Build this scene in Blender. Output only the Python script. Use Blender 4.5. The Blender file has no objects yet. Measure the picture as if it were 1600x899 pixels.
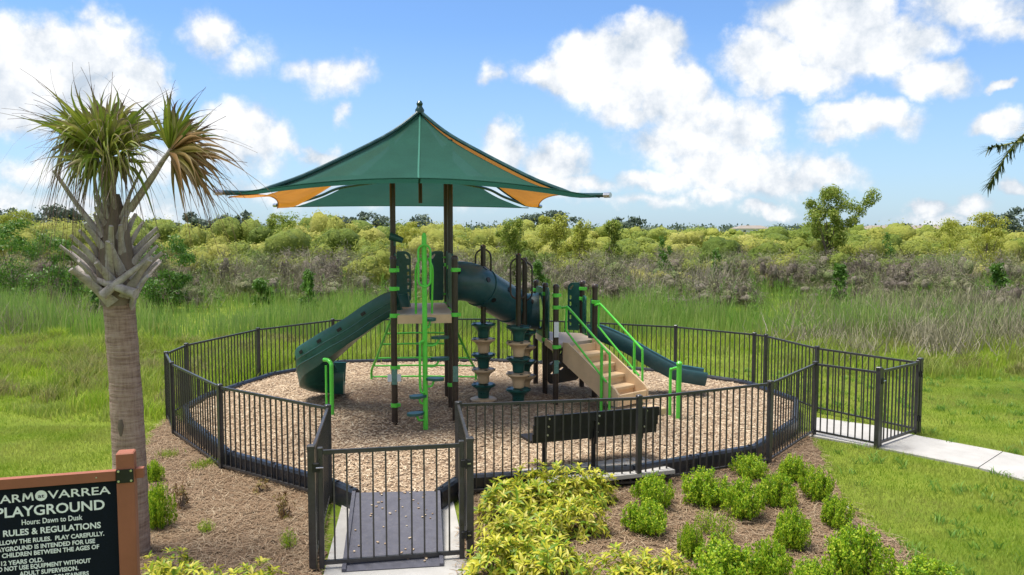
import bpy, math, random
import numpy as np
from mathutils import Vector, Matrix
R = math.radians
random.seed(11); RNG = np.random.default_rng(7)
SC = bpy.context.scene
COL = SC.collection

# ------------------------------------------------------------------ camera
CAM_H, F, PITCH = 3.36, 1244.0, R(4.07)
cam = bpy.data.cameras.new('camera'); cam.sensor_width = 36.0; cam.lens = F/1600*36
cam.clip_start = 0.1; cam.clip_end = 6000
camo = bpy.data.objects.new('camera', cam); COL.objects.link(camo)
camo.location = (0, 0, CAM_H); camo.rotation_euler = (R(90)-PITCH, 0, 0)
SC.camera = camo

def ray(px, py):
    u, v = px-800, 449.5-py
    return Vector((u, F*math.cos(PITCH)+v*math.sin(PITCH), -F*math.sin(PITCH)+v*math.cos(PITCH)))
def at(px, py, z=0.0):
    d = ray(px, py); t = (z-CAM_H)/d.z
    return Vector((d.x*t, d.y*t, z))
def atd(px, py, Y):
    d = ray(px, py); t = Y/d.y
    return Vector((d.x*t, Y, CAM_H+d.z*t))

# ------------------------------------------------------------------ light
SUN_DIR = Vector((-0.30, 0.06, 0.95)).normalized()      # towards the sun
SUN_EL = math.asin(SUN_DIR.z); SUN_AZ = math.atan2(SUN_DIR.x, SUN_DIR.y)
sl = bpy.data.lights.new('sun', 'SUN'); sl.energy = 2.8; sl.angle = R(24); sl.color = (1.0, 0.95, 0.87)
so = bpy.data.objects.new('sun', sl); COL.objects.link(so)
so.rotation_euler = (-SUN_DIR).to_track_quat('-Z', 'Y').to_euler()
SC.view_settings.view_transform = 'Standard'; SC.view_settings.look = 'None'
SC.view_settings.exposure = 1.30; SC.view_settings.gamma = 1.0

W = bpy.data.worlds.new('World'); SC.world = W; W.use_nodes = True
nt = W.node_tree; nt.nodes.clear()
class NT:
    def __init__(s, t): s.t = t
    def n(s, typ, **kw):
        x = s.t.nodes.new(typ)
        for k, v in kw.items(): setattr(x, k, v)
        return x
    def l(s, a, b): s.t.links.new(a, b)
    def math(s, op, a, b=None, c=None, clamp=False):
        m = s.n('ShaderNodeMath', operation=op); m.use_clamp = clamp
        for i, v in enumerate((a, b, c)):
            if v is None: continue
            if isinstance(v, (int, float)): m.inputs[i].default_value = v
            else: s.l(v, m.inputs[i])
        return m.outputs[0]
    def vmath(s, op, a, b=None, c=None):
        m = s.n('ShaderNodeVectorMath', operation=op)
        for i, v in enumerate((a, b, c)):
            if v is None: continue
            if isinstance(v, tuple): m.inputs[i].default_value = v
            else: s.l(v, m.inputs[i])
        return m.outputs['Value'] if op in ('LENGTH', 'DOT_PRODUCT') else m.outputs[0]
    def noise(s, vec, scale, detail=4, rough=.55):
        m = s.n('ShaderNodeTexNoise'); m.inputs['Scale'].default_value = scale
        m.inputs['Detail'].default_value = detail; m.inputs['Roughness'].default_value = rough
        if vec is not None: s.l(vec, m.inputs['Vector'])
        return m
    def mix(s, f, a, b, blend='MIX'):
        m = s.n('ShaderNodeMix', data_type='RGBA', blend_type=blend)
        if isinstance(f, (int, float)): m.inputs[0].default_value = f
        else: s.l(f, m.inputs[0])
        for i, v in ((6, a), (7, b)):
            if isinstance(v, tuple): m.inputs[i].default_value = (*v[:3], 1)
            else: s.l(v, m.inputs[i])
        return m.outputs[2]
    def ramp(s, f, cols):
        m = s.n('ShaderNodeValToRGB'); e = m.color_ramp.elements
        while len(e) < len(cols): e.new(0.5)
        for x, (p, c) in zip(e, cols): x.position = p; x.color = (*c[:3], 1)
        s.l(f, m.inputs[0]); return m.outputs[0]
    def mrange(s, v, a, b, c=0.0, d=1.0, smooth=False):
        m = s.n('ShaderNodeMapRange'); m.clamp = True
        if smooth: m.interpolation_type = 'SMOOTHSTEP'
        for i, x in zip((1, 2, 3, 4), (a, b, c, d)): m.inputs[i].default_value = x
        s.l(v, m.inputs[0]); return m.outputs[0]

g = NT(nt)
tc = g.n('ShaderNodeTexCoord')
sky = g.n('ShaderNodeTexSky', sky_type='NISHITA'); sky.sun_disc = False
sky.sun_elevation = SUN_EL; sky.sun_rotation = SUN_AZ; sky.altitude = 0; sky.air_density = 1.0; sky.dust_density = 0.6; sky.ozone_density = 2.0
sep = g.n('ShaderNodeSeparateXYZ'); g.l(tc.outputs['Generated'], sep.inputs[0])
dy = g.math('MAXIMUM', sep.outputs[1], 0.12)
comb = g.n('ShaderNodeCombineXYZ')
g.l(g.math('DIVIDE', sep.outputs[0], dy), comb.inputs[0]); g.l(g.math('DIVIDE', sep.outputs[2], dy), comb.inputs[1])
P0 = comb.outputs[0]
n1 = g.noise(tc.outputs['Generated'], 9, 3, .6); n2 = g.noise(tc.outputs['Generated'], 34, 4, .6)
Pd = g.vmath('ADD', P0, g.vmath('SCALE', g.vmath('SUBTRACT', n1.outputs['Color'], (.5, .5, .5))))
Pd.node.inputs[1].links[0].from_node.inputs['Scale'].default_value = .085
Pe = g.vmath('ADD', Pd, g.vmath('SCALE', g.vmath('SUBTRACT', n2.outputs['Color'], (.5, .5, .5))))
Pe.node.inputs[1].links[0].from_node.inputs['Scale'].default_value = .030
CLOUDS = [  # direction of each cumulus puff (as tangent offsets), its radii and its weight
 (50,115,150,95,1),(140,80,110,62,1),(215,140,60,66,1),(20,185,110,45,.75),(165,150,90,60,1),
 (345,72,52,46,.55),(390,105,55,45,.35),(530,132,85,36,.62),(470,125,50,25,.35),(375,222,85,52,.85),(430,235,40,24,.5),(500,247,48,26,.75),(300,255,150,45,.5),(60,270,90,34,.5),
 (120,320,330,34,.42),(430,310,220,26,.36),(545,192,18,20,.4),(768,124,24,24,.4),
 (965,112,115,72,1),(1005,75,68,50,1),(890,124,90,38,.85),(1050,150,62,55,1),(990,170,90,34,.6),
 (1085,222,120,55,.62),(1160,196,70,50,.8),(1150,262,140,50,.7),(1260,278,95,32,.75),(1100,180,80,45,.7),
 (1290,35,105,62,1),(1195,90,82,46,1),(1240,125,100,36,1),(1335,75,115,62,1),(1440,122,80,34,.9),(1410,55,80,40,.7),(1500,10,120,34,.55),(1560,40,85,28,.5),(1350,190,95,34,.8),(1300,212,60,20,.45),
 (1550,192,58,30,.9),(1550,127,28,10,.7),(1592,294,40,18,.7),(1445,319,40,15,.8),(1512,322,40,19,.8),(1470,337,90,16,.5),(1196,323,44,18,.8),(1118,307,48,22,.6),(1015,284,75,24,.65),(862,260,66,40,.75),(785,236,46,34,.75),(890,292,100,24,.6),(1000,320,160,16,.35),(700,300,120,30,.35)]
fld = None
for (cx, cy, rx, ry, wt) in CLOUDS:
    ux, uy = (cx-800)/F, (361-cy)/F; ix, iy = F/(rx*1.12), F/(ry*1.12)
    L = g.vmath('LENGTH', g.vmath('MULTIPLY_ADD', Pe, (ix, iy, 0), (-ux*ix, -uy*iy, 0)))
    k = g.math('MULTIPLY_ADD', L, -wt, wt)
    fld = k if fld is None else g.math('MAXIMUM', fld, k)
# elsewhere unplaced broken cumulus, its unseen coverage raised to add fill light
nb = g.noise(tc.outputs['Generated'], 3.2, 6, .58)
backf = g.mrange(nb.outputs[0], .36, .60, -.3, .8)
front = g.mrange(sep.outputs[1], .25, .55, 0, 1)
fldm = g.n('ShaderNodeMix', data_type='FLOAT'); g.l(front, fldm.inputs[0]); g.l(backf, fldm.inputs[2]); g.l(fld, fldm.inputs[3])
nf = g.noise(tc.outputs['Generated'], 20, 9, .64)
dens = g.math('ADD', fldm.outputs[0], g.math('MULTIPLY_ADD', nf.outputs[0], .80, -.40))
alpha = g.mrange(dens, -.02, .42, 0, 1, True)
off = g.vmath('ADD', tc.outputs['Generated'], (-.012, 0, .022))
nfo = g.noise(off, 22, 5, .55)
relief = g.math('SUBTRACT', nf.outputs[0], nfo.outputs[0])
shade = g.math('ADD', g.mrange(dens, .05, .6, .30, .85), g.math('MULTIPLY', relief, 2.4), clamp=True)
ccol = g.mix(shade, (3.7, 4.2, 4.8), (6.7, 6.7, 6.7))
tint = g.mix(1.0, sky.outputs[0], (0.70, 0.90, 1.14), 'MULTIPLY')
hz = g.mrange(sep.outputs[2], .0, .24, .55, 0)
skyc = g.mix(hz, tint, (3.3, 4.35, 5.6))
fin = g.mix(g.math('MULTIPLY', alpha, .97), skyc, ccol)
bg = g.n('ShaderNodeBackground'); bg.inputs[1].default_value = 0.067
g.l(fin, bg.inputs[0]); wo = g.n('ShaderNodeOutputWorld'); g.l(bg.outputs[0], wo.inputs[0])

# ------------------------------------------------------------------ materials
def newmat(name):
    m = bpy.data.materials.new(name); m.use_nodes = True
    m.node_tree.nodes.clear(); t = NT(m.node_tree)
    out = t.n('ShaderNodeOutputMaterial'); return m, t, out
def solid(name, col, rough=.5, spec=.4, var=.18, scale=6., bump=.0, bscale=60, metallic=0., dirt=None):
    """painted / moulded surface with faint wear, grain and dust"""
    m, t, out = newmat(name); b = t.n('ShaderNodeBsdfPrincipled'); t.l(b.outputs[0], out.inputs[0])
    c = t.n('ShaderNodeTexCoord').outputs['Object']
    n = t.noise(c, scale, 5, .6)
    lo = tuple(x*(1-var) for x in col); hi = tuple(min(1, x*(1+var)) for x in col)
    cc = t.mix(t.mrange(n.outputs[0], .3, .7), lo, hi)
    if dirt:
        n3 = t.noise(c, scale*2.3, 6, .65); cc = t.mix(t.mrange(n3.outputs[0], .52, .75, 0, dirt[1]), cc, dirt[0])
    t.l(cc, b.inputs['Base Color'])
    b.inputs['Metallic'].default_value = metallic; b.inputs['Specular IOR Level'].default_value = spec
    t.l(t.mrange(n.outputs[0], .25, .75, max(.05, rough-.1), rough+.12), b.inputs['Roughness'])
    if bump:
        n2 = t.noise(c, bscale, 4, .6); bp = t.n('ShaderNodeBump'); bp.inputs['Strength'].default_value = bump; bp.inputs['Distance'].default_value = .01
        t.l(n2.outputs[0], bp.inputs['Height']); t.l(bp.outputs[0], b.inputs['Normal'])
    return m
def leafmat(name, cols, trans=.35, rough=.45, big=None, bscale=.25, spec=.3):
    """foliage: each leaf (mesh island) takes its own colour from the ramp"""
    m, t, out = newmat(name); b = t.n('ShaderNodeBsdfPrincipled')
    ge = t.n('ShaderNodeNewGeometry')
    k = len(cols); c = t.ramp(ge.outputs['Random Per Island'], [(i/max(1, k-1), x) for i, x in enumerate(cols)])
    if big:
        n = t.noise(ge.outputs['Position'], bscale, 4, .6)
        c = t.mix(t.mrange(n.outputs[0], .40, .62, 0, 1), c, t.mix(.75, c, big))
    t.l(c, b.inputs['Base Color']); b.inputs['Roughness'].default_value = rough; b.inputs['Specular IOR Level'].default_value = spec
    tr = t.n('ShaderNodeBsdfTranslucent'); t.l(c, tr.inputs[0])
    mx = t.n('ShaderNodeMixShader'); mx.inputs[0].default_value = trans
    t.l(b.outputs[0], mx.inputs[1]); t.l(tr.outputs[0], mx.inputs[2]); t.l(mx.outputs[0], out.inputs[0])
    return m
def fabric(name, col, trans=.34):
    m, t, out = newmat(name); b = t.n('ShaderNodeBsdfPrincipled')
    c = t.n('ShaderNodeTexCoord').outputs['Object']
    n = t.noise(c, 1.6, 5, .6); w1 = t.noise(c, 42, 3, .7)
    cc = t.mix(t.mrange(n.outputs[0], .3, .7), tuple(x*.86 for x in col), tuple(x*1.12 for x in col))
    cc = t.mix(t.mrange(w1.outputs[0], .35, .65, 0, .22), cc, tuple(x*.55 for x in col))
    t.l(cc, b.inputs['Base Color']); b.inputs['Roughness'].default_value = .8; b.inputs['Specular IOR Level'].default_value = .15
    bp = t.n('ShaderNodeBump'); bp.inputs['Strength'].default_value = .25; bp.inputs['Distance'].default_value = .02
    t.l(w1.outputs[0], bp.inputs['Height']); t.l(bp.outputs[0], b.inputs['Normal'])
    tr = t.n('ShaderNodeBsdfTranslucent'); t.l(cc, tr.inputs[0])
    mx = t.n('ShaderNodeMixShader'); mx.inputs[0].default_value = trans
    t.l(b.outputs[0], mx.inputs[1]); t.l(tr.outputs[0], mx.inputs[2])
    tp = t.n('ShaderNodeBsdfTransparent'); m2 = t.n('ShaderNodeMixShader'); m2.inputs[0].default_value = .02     # open weave
    t.l(mx.outputs[0], m2.inputs[1]); t.l(tp.outputs[0], m2.inputs[2]); t.l(m2.outputs[0], out.inputs[0]); return m
def groundmat(name, cols, s1, s2, s3=90, bump=.5, dist=.03, rough=.9):
    m, t, out = newmat(name); b = t.n('ShaderNodeBsdfPrincipled'); t.l(b.outputs[0], out.inputs[0])
    p = t.n('ShaderNodeNewGeometry').outputs['Position']
    a = t.noise(p, s1, 5, .6); c2 = t.noise(p, s2, 6, .65); c3 = t.noise(p, s3, 4, .7)
    v = t.math('ADD', t.math('MULTIPLY', a.outputs[0], .45), t.math('ADD', t.math('MULTIPLY', c2.outputs[0], .3), t.math('MULTIPLY', c3.outputs[0], .25)))
    k = len(cols); c = t.ramp(v, [(.34+.32*i/(k-1), x) for i, x in enumerate(cols)])
    t.l(c, b.inputs['Base Color']); b.inputs['Roughness'].default_value = rough; b.inputs['Specular IOR Level'].default_value = .1
    bp = t.n('ShaderNodeBump'); bp.inputs['Strength'].default_value = bump; bp.inputs['Distance'].default_value = dist
    t.l(t.math('ADD', c2.outputs[0], c3.outputs[0]), bp.inputs['Height']); t.l(bp.outputs[0], b.inputs['Normal']); return m

M = {}
M['metal'] = solid('fence_paint', (.036, .035, .036), .34, .5, .25, 9, dirt=((.11, .105, .10), .25))
M['lime'] = solid('lime_paint', (.10, .58, .055), .32, .5, .10, 5, dirt=((.09, .40, .06), .4))
M['green'] = solid('dark_green_plastic', (.011, .080, .066), .34, .5, .22, 4, dirt=((.06, .12, .11), .4), bump=.08, bscale=140)
M['navy'] = solid('teal_tube_plastic', (.020, .080, .095), .36, .5, .2, 3, dirt=((.08, .14, .15), .45), bump=.08, bscale=140)
M['tan'] = solid('tan_plastic', (.60, .43, .26), .5, .35, .10, 3, dirt=((.42, .30, .19), .5))
M['deck'] = solid('deck_coating', (.50, .41, .32), .55, .3, .10, 4, dirt=((.36, .28, .21), .5))
M['post'] = solid('brown_post_paint', (.030, .019, .014), .35, .5, .3, 7, dirt=((.09, .065, .05), .35))
M['black'] = solid('black_plastic', (.010, .010, .012), .4, .4, .25, 5, dirt=((.05, .05, .05), .3))
M['bolt'] = solid('zinc_bolt', (.55, .55, .56), .3, .5, .1, 20, metallic=.9)
M['border'] = solid('border_plastic', (.014, .017, .024), .33, .6, .3, 4, dirt=((.10, .10, .11), .4), bump=.1)
M['canvas_green'] = fabric('green_shade_cloth', (.022, .098, .072))
M['canvas_gold'] = fabric('golden_shade_cloth', (.55, .23, .030))
M['frame'] = solid('green_steel_tube', (.010, .050, .045), .3, .5, .2, 5)
M['seam'] = solid('pale_thread', (.045, .155, .115), .8, .1, .1, 40)
M['rubber'] = solid('grey_rubber_mat', (.095, .095, .115), .75, .2, .16, 9, bump=.3, bscale=220, dirt=((.17, .16, .15), .35))
M['sticker'] = solid('white_sticker', (.62, .66, .70), .4, .4, .06, 30)
M['plaque'] = solid('green_plaque', (.10, .22, .18), .4, .4, .3, 30)
M['sign_frame'] = solid('brown_sign_lumber', (.29, .105, .062), .6, .25, .12, 5, bump=.15, bscale=90)
M['sign_face'] = solid('dark_sign_face', (.005, .008, .017), .6, .12, .4, 160)
M['letter'] = solid('white_letters', (.80, .82, .84), .5, .3, .03, 20)
M['concrete'] = groundmat('pale_concrete', [(.23, .215, .195), (.37, .355, .33), (.42, .405, .38), (.47, .455, .43)], .7, 3.5, 120, .3, .006, .8)
M['grass_ground'] = groundmat('grass_soil', [(.06, .10, .012), (.12, .175, .018), (.19, .24, .03), (.24, .25, .05)], .22, 2.2, 45, .6, .05)
M['mulch_base'] = groundmat('wood_mulch_base', [(.14, .095, .06), (.28, .20, .135), (.42, .315, .22)], .7, 9, 60, .8, .03)
M['straw_base'] = groundmat('pine_straw_base', [(.10, .064, .04), (.18, .118, .073), (.27, .185, .118)], .9, 7, 70, .8, .03)
M['chip'] = leafmat('wood_chips', [(.19, .125, .08), (.38, .275, .18), (.50, .38, .255), (.32, .23, .15), (.62, .52, .38), (.42, .31, .21)], .0, .85, spec=.1)
M['needle'] = leafmat('pine_straw', [(.17, .105, .062), (.28, .19, .115), (.35, .255, .165), (.23, .155, .095), (.43, .35, .24)], .05, .8, spec=.1)
M['lawn'] = leafmat('lawn_blades', [(.145, .26, .018), (.205, .325, .022), (.27, .375, .028), (.33, .395, .05)], .42, .5, (.34, .34, .09), .8)
M['rough_grass'] = leafmat('rough_grass_blades', [(.22, .37, .022), (.30, .45, .028), (.38, .50, .04), (.44, .45, .10)], .45, .5, (.31, .33, .10), .75)
M['marsh'] = leafmat('marsh_grass_blades', [(.16, .31, .045), (.24, .40, .065), (.33, .46, .09), (.41, .43, .16)], .42, .5, (.25, .35, .09), .45)
M['tussock'] = leafmat('tussock_blades', [(.13, .20, .03), (.22, .30, .04), (.33, .36, .07), (.40, .36, .14)], .4, .5, (.30, .25, .12), 1.2)
M['marsh_weed'] = leafmat('feathery_weed_leaves', [(.10, .22, .03), (.16, .30, .04), (.22, .36, .06)], .4, .5)
M['willow'] = leafmat('willow_leaves', [(.34, .38, .045), (.42, .44, .06), (.48, .47, .075), (.50, .47, .13)], .45, .5, (.27, .34, .05), .075)
M['willow_tree'] = leafmat('green_willow_leaves', [(.15, .23, .025), (.21, .29, .035), (.28, .34, .05), (.33, .36, .07)], .42, .5)
M['brush'] = leafmat('bare_brush_twigs', [(.25, .195, .165), (.32, .26, .22), (.28, .24, .18), (.40, .34, .29)], .0, .8, (.26, .26, .12), .10)
M['brushleaf'] = leafmat('sparse_brush_leaves', [(.19, .24, .07), (.27, .29, .10), (.33, .32, .15)], .35, .6)
M['oak'] = leafmat('dark_oak_leaves', [(.075, .11, .085), (.10, .14, .105), (.13, .17, .12)], .2, .6)  # greyed and lifted, so the leaf colour carries the distance haze
M['deepgreen'] = leafmat('deep_green_leaves', [(.06, .15, .018), (.09, .20, .022), (.14, .25, .035)], .38, .45)
M['boxleaf'] = leafmat('glossy_hedge_leaves', [(.08, .19, .010), (.18, .34, .016), (.29, .46, .020), (.42, .55, .03), (.56, .60, .06)], .45, .45, spec=.25)
M['yellowleaf'] = leafmat('yellow_green_leaves', [(.13, .25, .02), (.26, .36, .025), (.50, .50, .035), (.62, .57, .06), (.58, .53, .14)], .4, .4, spec=.3)
M['brownleaf'] = leafmat('withered_leaves', [(.11, .05, .02), (.20, .12, .04), (.24, .21, .05), (.08, .03, .02)], .2, .6)
M['bark'] = solid('grey_bark', (.17, .135, .105), .9, .1, .3, 6, bump=.6, bscale=25)
M['twig'] = solid('grey_twig', (.20, .16, .13), .9, .1, .25, 8)
M['boot'] = solid('palm_leaf_base', (.37, .33, .305), .85, .1, .3, 9, bump=.7, bscale=45, dirt=((.15, .12, .10), .8))
M['house_wall'] = solid('pale_stucco', (.55, .56, .58), .8, .2, .06, .4)
M['house_roof'] = solid('tan_roof', (.27, .235, .205), .85, .1, .10, .6)
M['glass'] = solid('dark_window', (.05, .06, .08), .1, .6, .05, 1)
M['paper'] = solid('white_paper', (.75, .75, .75), .7, .2, .05, 30)

def tonemat(name, tones, trans=.4, jitter=.35):
    """foliage whose bushes (attribute along) differ in tone, with a spread from leaf to leaf"""
    m, t, out = newmat(name); b = t.n('ShaderNodeBsdfPrincipled'); a = t.n('ShaderNodeAttribute'); a.attribute_name = 'along'
    ri = t.n('ShaderNodeNewGeometry').outputs['Random Per Island']
    k = t.math('ADD', a.outputs['Fac'], t.math('MULTIPLY_ADD', ri, jitter, -jitter/2)); n = len(tones)
    p = t.n('ShaderNodeNewGeometry').outputs['Position']; f1 = t.noise(p, 4.5, 5, .75)
    k = t.math('ADD', k, t.math('MULTIPLY_ADD', f1.outputs[0], .9, -.45))
    bp = t.n('ShaderNodeBump'); bp.inputs['Strength'].default_value = .9; bp.inputs['Distance'].default_value = .35; t.l(f1.outputs[0], bp.inputs['Height']); t.l(bp.outputs[0], b.inputs['Normal'])
    c = t.ramp(k, [(i/(n-1), x) for i, x in enumerate(tones)]); t.l(c, b.inputs['Base Color']); b.inputs['Roughness'].default_value = .55; b.inputs['Specular IOR Level'].default_value = .2
    tr = t.n('ShaderNodeBsdfTranslucent'); t.l(c, tr.inputs[0]); mx = t.n('ShaderNodeMixShader'); mx.inputs[0].default_value = trans
    t.l(b.outputs[0], mx.inputs[1]); t.l(tr.outputs[0], mx.inputs[2]); t.l(mx.outputs[0], out.inputs[0]); return m
M['willow_mass'] = tonemat('willow_mass_leaves', [(.15, .22, .03), (.25, .32, .05), (.36, .40, .07), (.46, .46, .09), (.54, .52, .15)], .26, .14)
M['brush_mass'] = tonemat('brush_mass_twigs', [(.17, .135, .105), (.24, .20, .155), (.30, .255, .20), (.29, .30, .14), (.20, .28, .08)], .1)
def palm_trunk_mat():
    m, t, out = newmat('palm_trunk_bark'); b = t.n('ShaderNodeBsdfPrincipled'); t.l(b.outputs[0], out.inputs[0])
    c = t.n('ShaderNodeTexCoord').outputs['Object']
    def stretched(v, sc):
        mp = t.n('ShaderNodeMapping'); mp.inputs['Scale'].default_value = sc; t.l(v, mp.inputs[0]); return mp.outputs[0]
    rings = t.noise(stretched(c, (2.2, 2.2, 26)), 1.6, 6, .7); fib = t.noise(stretched(c, (22, 22, 2.5)), 2, 5, .7); bl = t.noise(c, 2.5, 4, .6)
    v = t.math('ADD', t.math('MULTIPLY', rings.outputs[0], .5), t.math('ADD', t.math('MULTIPLY', fib.outputs[0], .3), t.math('MULTIPLY', bl.outputs[0], .2)))
    cc = t.ramp(v, [(.33, (.12, .078, .058)), (.44, (.26, .175, .135)), (.54, (.38, .275, .22)), (.66, (.48, .365, .30))])
    t.l(cc, b.inputs['Base Color']); b.inputs['Roughness'].default_value = .9; b.inputs['Specular IOR Level'].default_value = .1
    bp = t.n('ShaderNodeBump'); bp.inputs['Strength'].default_value = 1.0; bp.inputs['Distance'].default_value = .04
    t.l(v, bp.inputs['Height']); t.l(bp.outputs[0], b.inputs['Normal']); return m
M['palm_trunk'] = palm_trunk_mat()
def frondmat(name, inner, outer, p0=.45, p1=.8):
    m, t, out = newmat(name); b = t.n('ShaderNodeBsdfPrincipled')
    a = t.n('ShaderNodeAttribute'); a.attribute_name = 'along'
    ri = t.n('ShaderNodeNewGeometry').outputs['Random Per Island']
    ci = t.ramp(ri, [(i/(len(inner)-1), x) for i, x in enumerate(inner)])
    k = t.math('ADD', a.outputs['Fac'], t.math('MULTIPLY_ADD', ri, .3, -.15))
    c = t.mix(t.mrange(k, p0, p1), ci, outer)
    t.l(c, b.inputs['Base Color']); b.inputs['Roughness'].default_value = .5; b.inputs['Specular IOR Level'].default_value = .3
    tr = t.n('ShaderNodeBsdfTranslucent'); t.l(c, tr.inputs[0]); mx = t.n('ShaderNodeMixShader'); mx.inputs[0].default_value = .3
    t.l(b.outputs[0], mx.inputs[1]); t.l(tr.outputs[0], mx.inputs[2]); t.l(mx.outputs[0], out.inputs[0]); return m
M['frond_green'] = frondmat('green_frond', [(.14, .21, .025), (.25, .30, .04), (.36, .37, .07), (.48, .45, .18)], (.15, .095, .08), .45, .76)
M['frond_brown'] = frondmat('withered_frond', [(.26, .145, .05), (.36, .215, .085), (.20, .185, .03), (.44, .30, .15)], (.17, .10, .065), .5, .9)
M['frond_dark'] = frondmat('dark_frond', [(.03, .05, .02), (.05, .08, .03)], (.06, .08, .04))

# ------------------------------------------------------------------ builders
def tag(o, label=None, cat=None, group=None, kind=None):
    if label: o['label'] = label
    if cat: o['category'] = cat
    if group: o['group'] = group
    if kind: o['kind'] = kind
    return o
def thing(name, loc, label, cat, group=None):
    o = bpy.data.objects.new(name, None); COL.objects.link(o); o.location = loc; o.empty_display_size = .2
    return tag(o, label, cat, group)
def origin(p):
    v = Vector((0, 0, 0))
    while p is not None: v = v+p.location; p = p.parent
    return v
def link(name, me, mat, parent=None, smooth=False):
    if mat is not None:
        me.materials.clear(); me.materials.append(mat)
    if smooth: me.polygons.foreach_set('use_smooth', [True]*len(me.polygons))
    o = bpy.data.objects.new(name, me); COL.objects.link(o)
    if parent is not None: o.parent = parent
    return o
def npmesh(name, V, Fc, mat, parent=None, smooth=False, attr=None):
    """V (n,3) world coordinates, Fc (m,3|4)"""
    V = np.asarray(V, dtype=np.float32); Fc = np.asarray(Fc, dtype=np.int32)
    if parent is not None: V = V-np.array(origin(parent), dtype=np.float32)
    me = bpy.data.meshes.new(name); k = Fc.shape[1]
    me.vertices.add(len(V)); me.vertices.foreach_set('co', V.ravel())
    me.loops.add(Fc.size); me.loops.foreach_set('vertex_index', Fc.ravel())
    me.polygons.add(len(Fc)); me.polygons.foreach_set('loop_start', np.arange(0, Fc.size, k, dtype=np.int32))
    me.update(calc_edges=True); me.validate()
    if attr is not None:
        at_ = me.attributes.new('along', 'FLOAT', 'POINT'); at_.data.foreach_set('value', np.asarray(attr, dtype=np.float32))
    return link(name, me, mat, parent, smooth)
class MB:
    def __init__(s): s.v = []; s.f = []
    def add(s, v, f):
        o = len(s.v); s.v += [tuple(x) for x in v]; s.f += [tuple(i+o for i in q) for q in f]; return s
    def box(s, c, size, rz=0., bev=0.):
        """box centred on c, turned rz about z; bev chamfers the vertical and top edges"""
        hx, hy, hz = [x/2 for x in size]; cr, sr = math.cos(rz), math.sin(rz)
        def T(x, y, z): return (c[0]+x*cr-y*sr, c[1]+x*sr+y*cr, c[2]+z)
        b = bev
        if b <= 0:
            v = [T(x, y, z) for z in (-hz, hz) for x, y in ((-hx, -hy), (hx, -hy), (hx, hy), (-hx, hy))]
            f = [(3, 2, 1, 0), (4, 5, 6, 7), (0, 1, 5, 4), (1, 2, 6, 5), (2, 3, 7, 6), (3, 0, 4, 7)]
        else:
            ring = [(-hx+b, -hy), (hx-b, -hy), (hx, -hy+b), (hx, hy-b), (hx-b, hy), (-hx+b, hy), (-hx, hy-b), (-hx, -hy+b)]
            top = [(x*(1-b/hx) if hx > b else x, y*(1-b/hy) if hy > b else y) for x, y in ring]
            v = [T(x, y, -hz) for x, y in ring]+[T(x, y, hz-b) for x, y in ring]+[T(x, y, hz) for x, y in top]
            f = [tuple(range(7, -1, -1)), tuple(range(16, 24))]
            for i in range(8):
                j = (i+1) % 8; f += [(i, j, 8+j, 8+i), (8+i, 8+j, 16+j, 16+i)]
        return s.add(v, f)
    def beam(s, a, b, w, h, up=(0, 0, 1)):
        """rectangular bar from a to b"""
        a, b = Vector(a), Vector(b); t = (b-a).normalized(); x = t.cross(Vector(up)); x = x.normalized() if x.length > 1e-6 else Vector((1, 0, 0)); y = x.cross(t)
        v = [p+x*(i*w/2)+y*(j*h/2) for p in (a, b) for i, j in ((-1, -1), (1, -1), (1, 1), (-1, 1))]
        return s.add(v, [(3, 2, 1, 0), (4, 5, 6, 7), (0, 1, 5, 4), (1, 2, 6, 5), (2, 3, 7, 6), (3, 0, 4, 7)])
    def tube(s, pts, r, n=8, closed=False):
        pts = [Vector(p) for p in pts]; m = len(pts); rs = r if isinstance(r, (list, tuple)) else [r]*m
        T = []
        for i in range(m):
            a = pts[(i-1) % m] if (closed or i > 0) else pts[i]; b = pts[(i+1) % m] if (closed or i < m-1) else pts[i]
            T.append((b-a).normalized())
        ref = Vector((0, 0, 1)) if abs(T[0].z) < .9 else Vector((1, 0, 0))
        x = T[0].cross(ref).normalized(); v = []
        for i in range(m):
            x = (x-T[i]*x.dot(T[i])); x = x.normalized() if x.length > 1e-6 else Vector((1, 0, 0)); y = T[i].cross(x)
            for k in range(n):
                a = 2*math.pi*k/n; v.append(pts[i]+(x*math.cos(a)+y*math.sin(a))*rs[i])
        f = []
        for i in range(m if closed else m-1):
            j = (i+1) % m
            for k in range(n): f.append((i*n+k, i*n+(k+1) % n, j*n+(k+1) % n, j*n+k))
        if not closed: f += [tuple(range(n-1, -1, -1)), tuple((m-1)*n+k for k in range(n))]
        return s.add(v, f)
    def lathe(s, prof, c, n=16, cap=True):
        v = []; f = []
        for r, z in prof:
            for k in range(n):
                a = 2*math.pi*k/n; v.append((c[0]+r*math.cos(a), c[1]+r*math.sin(a), c[2]+z))
        m = len(prof)
        for i in range(m-1):
            for k in range(n): f.append((i*n+k, i*n+(k+1) % n, (i+1)*n+(k+1) % n, (i+1)*n+k))
        if cap: f += [tuple(range(n-1, -1, -1)), tuple((m-1)*n+k for k in range(n))]
        return s.add(v, f)
    def prism(s, poly, z0, z1):
        n = len(poly); zz = z1 if isinstance(z1, (list, tuple)) else [z1]*n
        v = [(p[0], p[1], z0) for p in poly]+[(p[0], p[1], z) for p, z in zip(poly, zz)]
        return s.add(v, [tuple(range(n-1, -1, -1)), tuple(range(n, 2*n))]+[(i, (i+1) % n, n+(i+1) % n, n+i) for i in range(n)])
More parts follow.
